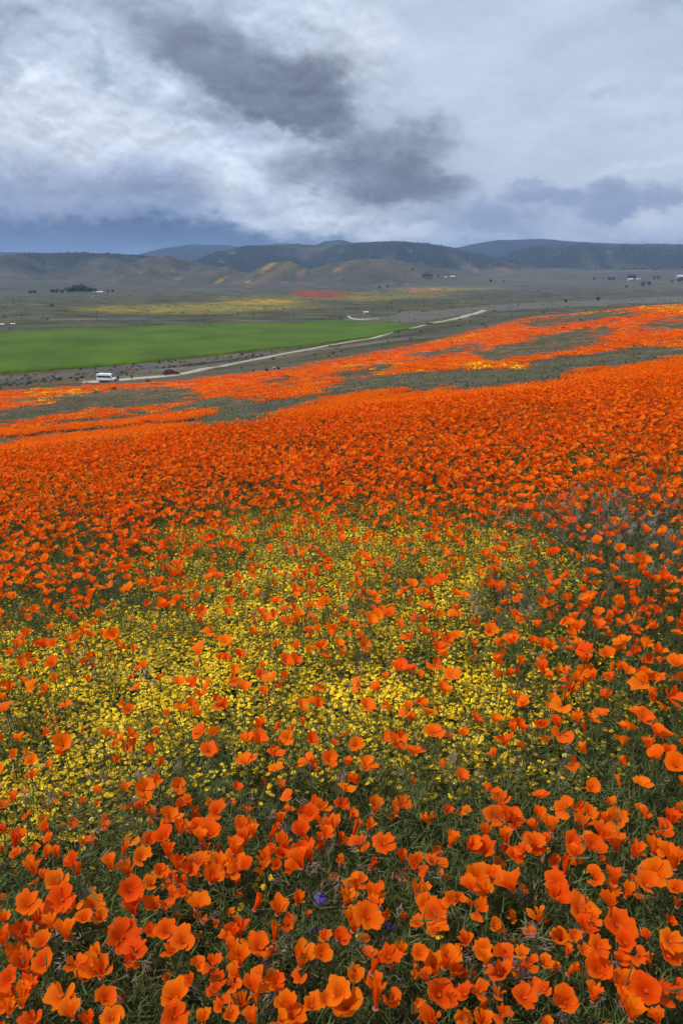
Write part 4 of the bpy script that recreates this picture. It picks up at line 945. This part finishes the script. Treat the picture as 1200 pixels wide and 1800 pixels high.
violet(520, 1297, 9, 'tiny violet flower in the yellow carpet, right one of two', 5); violet(487, 1295, 8, 'tiny violet flower in the yellow carpet, left one of two', 5)
def bud(u, v, w, lab):
    hf = .24; P = at(u, v, hf); _, _, d = project(*P); s = w * float(d) / F; gz = float(ground_z(P[0], P[1])); t = empty('poppy_bud', (P[0], P[1], gz)); tag(t, lab, 'flower bud', 'pointed poppy buds')
    m = MB(); m.tube([(0, 0, 0), (0, 0, s * .15), (0, 0, s * .4), (.05 * s, 0, s * .75), (.08 * s, 0, s)], [s * .06, s * .15, s * .13, s * .06, s * .01], 7)
    o = link('bud_cap', m.mesh('bud_cap', [M_BUDC]), t); o.location = (0, 0, hf - s * .4); o = link('stem', STEMS[0], t); o.matrix_basis = Matrix.Diagonal((.8, .8, hf - s * .35, 1))
bud(954, 1511, 24, 'pink pointed poppy bud under a cupped bloom right of centre'); bud(1123, 1532, 26, 'pale pink pointed bud near the right edge'); bud(690, 1541, 20, 'tan pointed bud standing alone right of the violet flower')
bud(566, 1556, 22, 'dark red pointed bud directly above the violet flower'); bud(597, 1520, 20, 'tan bud beneath a small orange poppy, centre'); bud(942, 1580, 16, 'slender reddish bud left of two overlapping poppies')
TUFTS = [(218, 1433, 40), (213, 1462, 36), (314, 1500, 36), (170, 1515, 34), (180, 1685, 50), (207, 1712, 55), (255, 1730, 50), (467, 1435, 40), (525, 1447, 34), (633, 1522, 44), (700, 1560, 50), (535, 1602, 60), (573, 1718, 34), (720, 1770, 50), (1155, 1600, 48),
         (936, 1650, 34), (822, 1625, 36), (1055, 1768, 50), (1120, 1765, 44), (905, 1775, 30), (100, 1370, 30), (275, 1330, 26), (290, 1415, 34), (1000, 1710, 30)]
BTM = []
for k in range(6):
    m = brome_mb(rng, 6 + k % 3, .155, 0); BTM.append(m.mesh('seed_heads', [M_DRYO]))
TUFTS.sort()
for i, (u, v, w) in enumerate(TUFTS):
    P = at(u, v, .16); gz = float(ground_z(P[0], P[1])); o = link('brome_tuft', BTM[i % 6]); o.location = (P[0], P[1], gz); o.rotation_euler = (0, 0, rng.uniform(0, 6)); s = rng.uniform(.8, 1.15); o.scale = (s, s, s)
    tag(o, f"tuft of drooping dry brome grass, {ORD[i] + ' from the left' if i < 12 else ORD[len(TUFTS) - 1 - i] + ' from the right'}", 'grass tuft', 'dry brome tufts between the large poppies')
# bleached bent twigs lying over the carpet
M_TWIG = simple_mat('bleached_twig', (.52, .45, .36), .8, .2, 60)
for (pts, lab) in (([(245, 1200), (247, 1180), (240, 1170), (233, 1160)], 'pale bent twig left of two in the yellow carpet'), ([(252, 1205), (255, 1185), (250, 1172), (236, 1162)], 'pale bent twig right of two in the yellow carpet'),
                   ([(686, 1184), (703, 1172), (712, 1158)], 'pale twig hooked over poppies right of centre'), ([(0, 1388), (20, 1360), (28, 1335), (45, 1330)], 'grey twig arching at the left edge')):
    m = MB(); W_ = [at(a, b, .13 + .05 * math.sin(i * 1.7)) for i, (a, b) in enumerate(pts)]; m.tube([tuple(w) for w in W_], [.0025, .0022, .002, .0012][:len(pts)] , 5); o = link('twig', m.mesh('twig', [M_TWIG])); tag(o, lab, 'twig')

# ---------------------------------------------------------------- van, car, people
M_WHITE = simple_mat('white_paint', (.78, .79, .80), .3, .04, 2, .5, coat=.3); M_RED = simple_mat('red_paint', (.15, .008, .012), .3, .06, 2, .5, coat=.5)
M_GLASS = simple_mat('dark_glass', (.012, .015, .020), .08, .1, 2, .6); M_TYRE = simple_mat('tyre_rubber', (.02, .02, .02), .85, .2, 10); M_STEEL = simple_mat('wheel_metal', (.4, .4, .42), .4, .1, 10, .5, .8)
M_TRIM = simple_mat('black_trim', (.03, .03, .032), .6, .1, 10); M_LAMP = simple_mat('lamp_glass', (.75, .72, .65), .15, .05, 10, .6); M_TAIL = simple_mat('tail_lamp', (.45, .02, .015), .2, .05, 10, .6)
def shell(profile, hw, mi=0, top_in=.12, zt=None, zb=None):
    """closed body from a side outline (x, z); the sides lean in above zb"""
    m = MB(); n = len(profile)
    def w(z): return hw - top_in * max(0, (z - zb) / (zt - zb)) ** 1.3
    cx = sum(p[0] for p in profile) / n; cz = sum(p[1] for p in profile) / n; rows = []
    for sgn, inset in ((-1, .94), (-1, 1), (1, 1), (1, .94)):
        rows.append([(cx + (x - cx) * inset, sgn * (w(z) if inset == 1 else w(z) + .03 - .0), cz + (z - cz) * inset) for x, z in profile])
    rows2 = [rows[0], rows[1], rows[2], rows[3]]
    m.grid([[r_[i] for r_ in rows2] for i in range(n)] + [[r_[0] for r_ in rows2]], mi)
    m.add(rows[0], [tuple(range(n))], mi); m.add(rows[3], [tuple(range(n))[::-1]], mi); return m
def wheel(parent, x, y, r, w):
    m = MB(); rows = [[(rr * math.cos(t), yy, rr * math.sin(t)) for t in [6.2832 * k / 18 for k in range(18)]] for rr, yy in ((r * .62, -w / 2), (r * .95, -w / 2), (r, -w / 3), (r, w / 3), (r * .95, w / 2), (r * .62, w / 2))]
    m.grid(rows, 0, closed=True); ty = link('wheel', m.mesh('wheel', [M_TYRE]), parent); ty.location = (x, y, r)
    m = MB(); sg = 1 if y > 0 else -1
    for k in range(5):
        a = k * 1.2566; m.box(0, 0, 0, 0, 0, 0) if False else None
        c_, s_ = math.cos(a), math.sin(a); m.add([(r * .1 * -s_ + 0, sg * w * .42, r * .1 * c_), (c_ * r * .6 - s_ * r * .07, sg * w * .4, s_ * r * .6 + c_ * r * .07), (c_ * r * .6 + s_ * r * .07, sg * w * .4, s_ * r * .6 - c_ * r * .07), (r * .1 * s_, sg * w * .42, -r * .1 * c_)], [(0, 1, 2, 3), (3, 2, 1, 0)])
    rows = [[(rr * math.cos(t), sg * yy, rr * math.sin(t)) for t in [6.2832 * k / 14 for k in range(14)]] for rr, yy in ((r * .64, w * .46), (r * .56, w * .40), (.02, w * .36))]
    m.grid(rows, 0, closed=True); rm = link('rim', m.mesh('rim', [M_STEEL]), ty)
def pane(name, parent, pts, mat, th=.02):
    m = MB(); P = [Vector(p) for p in pts]; n = (P[1] - P[0]).cross(P[2] - P[0]).normalized() * th; k = len(P)
    m.add([p + n for p in P] + [p - n for p in P], [tuple(range(k)), tuple(range(2 * k - 1, k - 1, -1))] + [(i, i + k, (i + 1) % k + k, (i + 1) % k) for i in range(k)])
    return link(name, m.mesh(name, [mat], False), parent)
def heading(Q, T, u0):
    us, _, _ = project(Q[:, 0], Q[:, 1], ground_z(Q[:, 0], Q[:, 1])); i = int(np.argmin(np.abs(us - u0))); return i
def make_van(P, rz):
    t = empty('passenger_van', P, rz); tag(t, 'white high-roof passenger van parked at the end of the dirt road', 'van'); L2 = 2.75
    prof = [(-2.72, .38), (-2.74, 1.1), (-2.70, 1.9), (-2.58, 2.28), (-2.30, 2.42), (.8, 2.46), (1.25, 2.36), (1.62, 2.02), (2.15, 1.38), (2.50, 1.18), (2.70, .95), (2.74, .55), (2.66, .36)]
    link('body', shell(prof, .97, zt=2.46, zb=1.15, top_in=.13).mesh('body', [M_WHITE]), t)
    for sg in (-1, 1):
        y = lambda z: sg * (.97 + .035 - .13 * max(0, (z - 1.15) / 1.31) ** 1.3)
        z0, z1 = 1.32, 1.90
        for xa, xb in ((-2.55, -2.05), (-1.95, -.95), (-.87, .02), (.10, .88)):
            pts = [(xa, y(z0), z0), (xb, y(z0), z0), (xb - .02, y(z1), z1), (xa + .02, y(z1), z1)]; pane('window', t, pts, M_GLASS)
        pane('window', t, [(.98, y(z0), z0), (1.98, y(z0), z0), (1.50, y(z1), z1), (.98, y(z1), z1)], M_GLASS)
        pane('sill_trim', t, [(-2.6, y(.5), .42), (2.5, y(.5), .42), (2.5, y(.5), .54), (-2.6, y(.5), .54)], M_TRIM, .015)
        pane('door_handle', t, [(.72, y(1.1), 1.12), (.9, y(1.1), 1.12), (.9, y(1.1), 1.16), (.72, y(1.1), 1.16)], M_TRIM, .03)
        pane('headlight', t, [(2.50, sg * .62, 1.06), (2.50, sg * .93, 1.06), (2.64, sg * .93, .86), (2.68, sg * .62, .86)], M_LAMP, .05)
        pane('tail_light', t, [(-2.745, sg * .80, 1.0), (-2.745, sg * .94, 1.0), (-2.73, sg * .93, 1.45), (-2.73, sg * .80, 1.45)], M_TAIL, .03)
        m = MB(); m.box(1.62, 1.78, sg * 1.02 - .03, sg * 1.20, 1.32, 1.58); link('wing_mirror', m.mesh('wing_mirror', [M_TRIM], False), t)
        for x in (-1.55, 1.62): wheel(t, x, sg * .90, .35, .22)
    pane('windscreen', t, [(1.66, -.78, 2.00), (1.66, .78, 2.00), (2.20, .86, 1.36), (2.20, -.86, 1.36)], M_GLASS, .03); pane('rear_window', t, [(-2.74, -.7, 1.35), (-2.74, .7, 1.35), (-2.70, .66, 1.9), (-2.70, -.66, 1.9)], M_GLASS, .03)
    pane('bumper', t, [(2.74, -.9, .4), (2.74, .9, .4), (2.78, .9, .72), (2.78, -.9, .72)], M_TRIM, .05); return t
def make_car(P, rz):
    t = empty('hatchback_car', P, rz); tag(t, 'dark red car driving on the pale dirt road', 'car')
    prof = [(-2.10, .32), (-2.14, .75), (-2.05, 1.02), (-1.85, 1.12), (-1.35, 1.50), (-.3, 1.58), (.35, 1.50), (1.05, 1.06), (1.75, .94), (2.06, .76), (2.12, .45), (2.05, .30)]
    link('body', shell(prof, .88, zt=1.58, zb=.9, top_in=.22).mesh('body', [M_RED]), t)
    for sg in (-1, 1):
        y = lambda z: sg * (.88 + .04 - .22 * max(0, (z - .9) / .68) ** 1.3)
        pane('window', t, [(-1.55, y(1.06), 1.06), (-.45, y(1.06), 1.06), (-.45, y(1.46), 1.46), (-1.22, y(1.44), 1.44)], M_GLASS); pane('window', t, [(-.35, y(1.06), 1.06), (.85, y(1.06), 1.06), (.25, y(1.44), 1.44), (-.35, y(1.47), 1.47)], M_GLASS)
        pane('tail_light', t, [(-2.13, sg * .60, .85), (-2.13, sg * .86, .85), (-2.07, sg * .84, 1.02), (-2.07, sg * .6, 1.02)], M_TAIL, .04); pane('headlight', t, [(1.95, sg * .5, .86), (1.95, sg * .82, .84), (2.06, sg * .82, .70), (2.09, sg * .5, .70)], M_LAMP, .04)
        m = MB(); m.box(.60, .74, sg * .92 - .02, sg * 1.06, 1.02, 1.16); link('wing_mirror', m.mesh('wing_mirror', [M_RED], False), t)
        for x in (-1.30, 1.32): wheel(t, x, sg * .82, .33, .22)
    pane('rear_window', t, [(-1.88, -.66, 1.14), (-1.88, .66, 1.14), (-1.40, .58, 1.48), (-1.40, -.58, 1.48)], M_GLASS, .03); pane('windscreen', t, [(.42, -.60, 1.48), (.42, .60, 1.48), (1.06, .72, 1.08), (1.06, -.72, 1.08)], M_GLASS, .03)
    pane('number_plate', t, [(-2.16, -.25, .58), (-2.16, .25, .58), (-2.17, .25, .70), (-2.17, -.25, .70)], M_WHITE, .015); return t
p = at(188, 671); make_van((p[0], p[1], p[2] + .05), R(-8)).scale = (.9, .9, .9)
i = heading(road_Q, road_T, 306); q = road_Q[i]; make_car((q[0], q[1], float(ground_z(*q)) + .3), math.atan2(road_T[i][1], road_T[i][0]))

M_SKIN = simple_mat('skin', (.42, .25, .17), .6, .1, 5); CL = {'black': (.02, .02, .025), 'navy': (.03, .04, .08), 'red': (.28, .03, .03), 'white': (.7, .7, .68), 'grey': (.16, .16, .17), 'blue': (.06, .10, .22), 'brown': (.10, .06, .04)}
CLM = {k: simple_mat('cloth_' + k, c_, .9, .2, 8) for k, c_ in CL.items()}; M_HAIR = simple_mat('hair', (.03, .02, .015), .7, .2, 20)
def skin_mesh(name, verts, edges, rad, mat, parent, root=0):
    me = bpy.data.meshes.new(name); me.from_pydata(verts, edges, []); me.materials.append(mat); o = link(name, me, parent)
    sk = o.modifiers.new('skin', 'SKIN'); 
    if not me.skin_vertices: me.skin_vertices.new() if hasattr(me.skin_vertices, 'new') else None
    for i, r_ in enumerate(rad):
        sv = me.skin_vertices[0].data[i]; sv.radius = (r_, r_); sv.use_root = (i == root)
    ss = o.modifiers.new('smooth', 'SUBSURF'); ss.levels = ss.render_levels = 1; return o
def person(P, rz, lab, top, low, sit=False, arm=.0):
    t = empty('person', P, rz); tag(t, lab, 'person')
    if not sit:
        J = dict(pel=(0, 0, .95), bel=(0, 0, 1.12), che=(0, .01, 1.34), nec=(0, 0, 1.49), hd0=(0, -.01, 1.58), hd=(0, -.02, 1.68), top=(0, 0, 1.76), sl=(-.19, 0, 1.42), sr=(.19, 0, 1.42), el=(-.27, .03, 1.15), er=(.27, .03 - arm * .2, 1.15), wl=(-.28, -.08, .91), wr=(.24, -.12 - arm * .2, .95 + arm),
                 hl=(-.28, -.11, .83), hr=(.23, -.15 - arm * .2, .90 + arm), il=(-.10, 0, .90), ir=(.10, 0, .90), kl=(-.12, -.03, .50), kr=(.12, -.05, .50), al=(-.12, .03, .09), ar=(.13, .02, .09), tl=(-.13, -.14, .03), tr=(.15, -.14, .03))
    else:
        J = dict(pel=(0, 0, .14), bel=(0, .02, .30), che=(0, .0, .50), nec=(0, -.03, .64), hd0=(0, -.05, .72), hd=(0, -.07, .82), top=(0, -.06, .90), sl=(-.19, 0, .57), sr=(.19, 0, .57), el=(-.26, -.12, .36), er=(.26, -.12, .36), wl=(-.14, -.34, .38), wr=(.14, -.34, .38),
                 hl=(-.08, -.42, .40), hr=(.08, -.42, .40), il=(-.10, -.04, .13), ir=(.10, -.04, .13), kl=(-.16, -.42, .45), kr=(.16, -.42, .45), al=(-.14, -.62, .08), ar=(.14, -.62, .08), tl=(-.15, -.78, .04), tr=(.15, -.78, .04))
    ra = dict(pel=.15, bel=.13, che=.15, nec=.055, hd0=.075, hd=.10, top=.06, sl=.065, sr=.065, el=.045, er=.045, wl=.032, wr=.032, hl=.035, hr=.035, il=.095, ir=.095, kl=.062, kr=.062, al=.042, ar=.042, tl=.035, tr=.035)
    E = [('pel', 'bel'), ('bel', 'che'), ('che', 'nec'), ('nec', 'hd0'), ('hd0', 'hd'), ('hd', 'top'), ('che', 'sl'), ('sl', 'el'), ('el', 'wl'), ('wl', 'hl'), ('che', 'sr'), ('sr', 'er'), ('er', 'wr'), ('wr', 'hr'), ('pel', 'il'), ('il', 'kl'), ('kl', 'al'), ('al', 'tl'), ('pel', 'ir'), ('ir', 'kr'), ('kr', 'ar'), ('ar', 'tr')]
    def sub(name, keys, k, mat):
        ks = list(keys); ix = {a: i for i, a in enumerate(ks)}; skin_mesh(name, [J[a] for a in ks], [(ix[a], ix[b]) for a, b in E if a in ix and b in ix], [ra[a] * k for a in ks], mat, t)
    sub('body', J.keys(), .93, M_SKIN); sub('jacket', ['che', 'bel', 'pel', 'sl', 'el', 'wl', 'sr', 'er', 'wr'], 1.22, CLM[top]); sub('trousers', ['pel', 'il', 'kl', 'al', 'ir', 'kr', 'ar'], 1.18, CLM[low]); 
    m = MB(); c_ = Vector(J['hd']) + Vector((0, .02, .03)); rows = [[(c_.x + .112 * math.cos(p_) * math.cos(a), c_.y + .125 * math.cos(p_) * math.sin(a), c_.z + .115 * math.sin(p_)) for a in [6.2832 * k / 10 for k in range(10)]] for p_ in (-.1, .3, .7, 1.1, 1.5)]
    m.grid(rows, 0, closed=True); link('hair', m.mesh('hair', [M_HAIR]), t); return t
def at_person(u, v, rz, *a, **k):
    p = at(u, v); return person((p[0], p[1], p[2]), R(rz), *a, **k)
at_person(150, 673, 150, 'person in black top and pale trousers standing left of the white van', 'black', 'white'); at_person(208, 671, 60, 'person in dark clothes standing at the front of the white van', 'black', 'navy')
at_person(232, 668, 200, 'person in dark red top standing between the van and the red car', 'red', 'navy')
at_person(445, 653, 10, 'person in grey top sitting alone at the edge of the poppies, leftmost', 'grey', 'navy', sit=True); at_person(469, 652, -20, 'person in black sitting at the poppy edge, second from the left', 'black', 'black', sit=True)
at_person(482, 649, 30, 'person in white top sitting beside the person in brown', 'white', 'blue', sit=True); at_person(490, 649, -30, 'person in brown top sitting at the right end of the four', 'brown', 'navy', sit=True)

# ---------------------------------------------------------------- poles, lone trees and farm buildings on the valley floor
M_POLE = simple_mat('weathered_pole', (.10, .08, .065), .9, .2, 3); M_BARK = simple_mat('bark', (.07, .055, .045), .9, .3, 3); M_TREE = simple_mat('tree_leaves', (.030, .042, .024), .9, .35, .6)
M_ROOF = simple_mat('pale_roof', (.50, .51, .53), .6, .1, 1); M_WALLB = simple_mat('pale_wall', (.42, .40, .37), .8, .1, 1)
pm = MB(); pm.tube([(0, 0, -1), (0, 0, 3), (0, 0, 7.6)], [.20, .17, .13], 6); pole_m = pm.mesh('post', [M_POLE]); cm = MB(); cm.box(-1.15, 1.15, -.08, .08, 6.75, 6.95); cross_m = cm.mesh('crossarm', [M_POLE], False)
im = MB()
for x in (-1.0, -.4, .4, 1.0): im.tube([(x, 0, 6.95), (x, 0, 7.12)], [.05, .07], 5)
ins_m = im.mesh('insulator', [M_STEEL])
POLES = [(78, 563), (171, 564), (261, 565), (445, 561), (516, 560), (589, 557), (627, 551), (688, 545), (745, 539), (798, 536), (847, 531), (893, 528), (935, 525), (977, 522), (1015, 519), (1050, 517), (1084, 514)]
for i, (u, v) in enumerate(POLES):
    p = at(u, v); t = empty('utility_pole', (p[0], p[1], p[2]), R(25)); tag(t, f"wooden utility pole on the valley floor, {ORD[i] + ' from the left' if i < 9 else ORD[len(POLES) - 1 - i] + ' from the right'} of the line", 'utility pole', 'utility poles crossing the valley')
    link('post', pole_m, t); link('crossarm', cross_m, t); link('insulator', ins_m, t)
TREES = [(54, 517, 5), (61, 517, 6), (93, 516, 6), (101, 516, 7), (110, 516, 6), (121, 516, 10), (127, 516, 8), (134, 516, 12), (141, 516, 10), (147, 516, 13), (153, 515, 9), (160, 516, 9), (167, 516, 8), (190, 514, 4), (198, 514, 4), (92, 540, 4), (1044, 492, 4), (1070, 493, 5), (1077, 493, 5),
         (1100, 506, 4), (1105, 491, 7), (1112, 491, 7), (1129, 504, 7), (1140, 502, 6), (1149, 491, 5), (1156, 491, 5), (1180, 498, 5), (1194, 497, 7), (994, 532, 5), (1050, 529, 6), (667, 507, 4), (681, 506, 4), (862, 497, 5), (884, 496, 3), (744, 488, 6), (750, 488, 8), (757, 488, 6), (770, 488, 4)]
def place(u): return ('far left' if u < 300 else 'middle' if u < 900 else 'far right')
TR = []
for k in range(5):
    m = MB(); m.tube([(0, 0, -.1), (.02, 0, .3), (0, .02, .6)], [.05, .04, .02], 6)
    for j in range(4): a = j * 1.6 + k; m.tube([(0, 0, .28 + .05 * j), (.22 * math.cos(a), .22 * math.sin(a), .58 + .05 * j)], [.022, .008], 4)
    m2 = leafblob(rng, 130, .5, .72, .16); m2.v = [(x, y, z + .22) for x, y, z in m2.v]; TR.append((m.mesh('trunk', [M_BARK]), m2.mesh('crown', [M_TREE])))
groups = {}
for i, (u, v, h) in enumerate(TREES): groups.setdefault((place(u), 500 < v and u < 300 or v < 500 and u > 900), []).append(i)
for (pl, key), ix in groups.items():
    ix.sort(key=lambda i: TREES[i][0])
    for n_, i in enumerate(ix):
        u, v, h = TREES[i]; p = at(u, v); d = math.hypot(p[0], p[1]); s = h * d / F * 1.15; t = empty('tree', tuple(p), rng.uniform(0, 6)); t.scale = (s * rng.uniform(.8, 1.2), s * rng.uniform(.8, 1.2), s)
        where = {('far left', True): 'in the dark row below the left hills', ('far left', False): 'on the plain at the far left', ('middle', True): 'on the valley floor', ('middle', False): 'on the middle of the valley floor', ('far right', True): 'near the white farm buildings', ('far right', False): 'on the plain below the farm'}[(pl, key)]
        tag(t, f"small dark tree {where}, {ORD[n_]} from the left", 'tree', 'dark trees on the valley floor'); a, b = TR[i % 5]; link('trunk', a, t); link('crown', b, t)
def farm(u, v, wpx, hpx, lab, rz=0.2):
    p = at(u, v); d = math.hypot(p[0], p[1]); w = wpx * d / F; h = hpx * d / F; t = empty('farm_building', tuple(p), rz); tag(t, lab, 'building', 'pale farm buildings in the valley'); dp = max(w * .5, h)
    m = MB(); m.box(-w / 2, w / 2, -dp / 2, dp / 2, -2, h * .6); link('wall', m.mesh('wall', [M_WALLB], False), t)
    m = MB(); e = .06 * w; m.add([(-w / 2 - e, -dp / 2 - e, h * .58), (w / 2 + e, -dp / 2 - e, h * .58), (w / 2 + e, 0, h), (-w / 2 - e, 0, h), (-w / 2 - e, dp / 2 + e, h * .58), (w / 2 + e, dp / 2 + e, h * .58)], [(0, 1, 2, 3), (3, 2, 5, 4), (0, 3, 4), (1, 5, 2), (0, 4, 5, 1)]); link('roof', m.mesh('roof', [M_ROOF], False), t)
    m = MB(); m.box(-w * .1, w * .1, -dp / 2 - .06, -dp / 2 + .1, -1, h * .42); link('door', m.mesh('door', [M_TRIM], False), t)
farm(1196, 489, 12, 5, 'large white farm shed at the far right of the valley'); farm(1107, 493, 8, 3.5, 'small white farm building beside dark trees on the right'); farm(1121, 492, 6, 2.5, 'low pale shed right of the small white farm building')
farm(795, 488, 7, 3.5, 'white roofed farmhouse in the middle of the valley'); farm(783, 488, 4, 2.5, 'tiny pale shed left of the white roofed farmhouse'); farm(172, 515, 14, 3, 'long low pale barn right of the dark tree row')
farm(3, 572, 8, 3, 'small white shed at the left edge beyond the green field'); farm(23, 571, 6, 3, 'small white shed just right of the one at the left edge'); farm(643, 551, 8, 4, 'small white vehicle, built as a hut, beside the bend of the far track', .5)  # the one at the track bend is a vehicle given a hut's shape

# ---------------------------------------------------------------- air
hz = bpy.data.materials.new('air'); hz.use_nodes = True; hq = NT(hz.node_tree); hq.n.clear(); ho = hq.new('ShaderNodeOutputMaterial'); pv = hq.new('ShaderNodeVolumePrincipled')
pv.inputs['Color'].default_value = (.42, .64, 1.0, 1); pv.inputs['Density'].default_value = 7e-5; pv.inputs['Anisotropy'].default_value = .1; hq.l.new(pv.outputs[0], ho.inputs['Volume'])
m = MB(); zmin, zmax = float(GZ.min()) - 2, float(GZ.max()) + 15; m.box(-56000, 56000, -56000, 56000, zmin, max(zmax, 30)); o = link('haze', m.mesh('haze', [hz], False)); tag(o, kind='stuff')
print('haze', zmin, zmax)
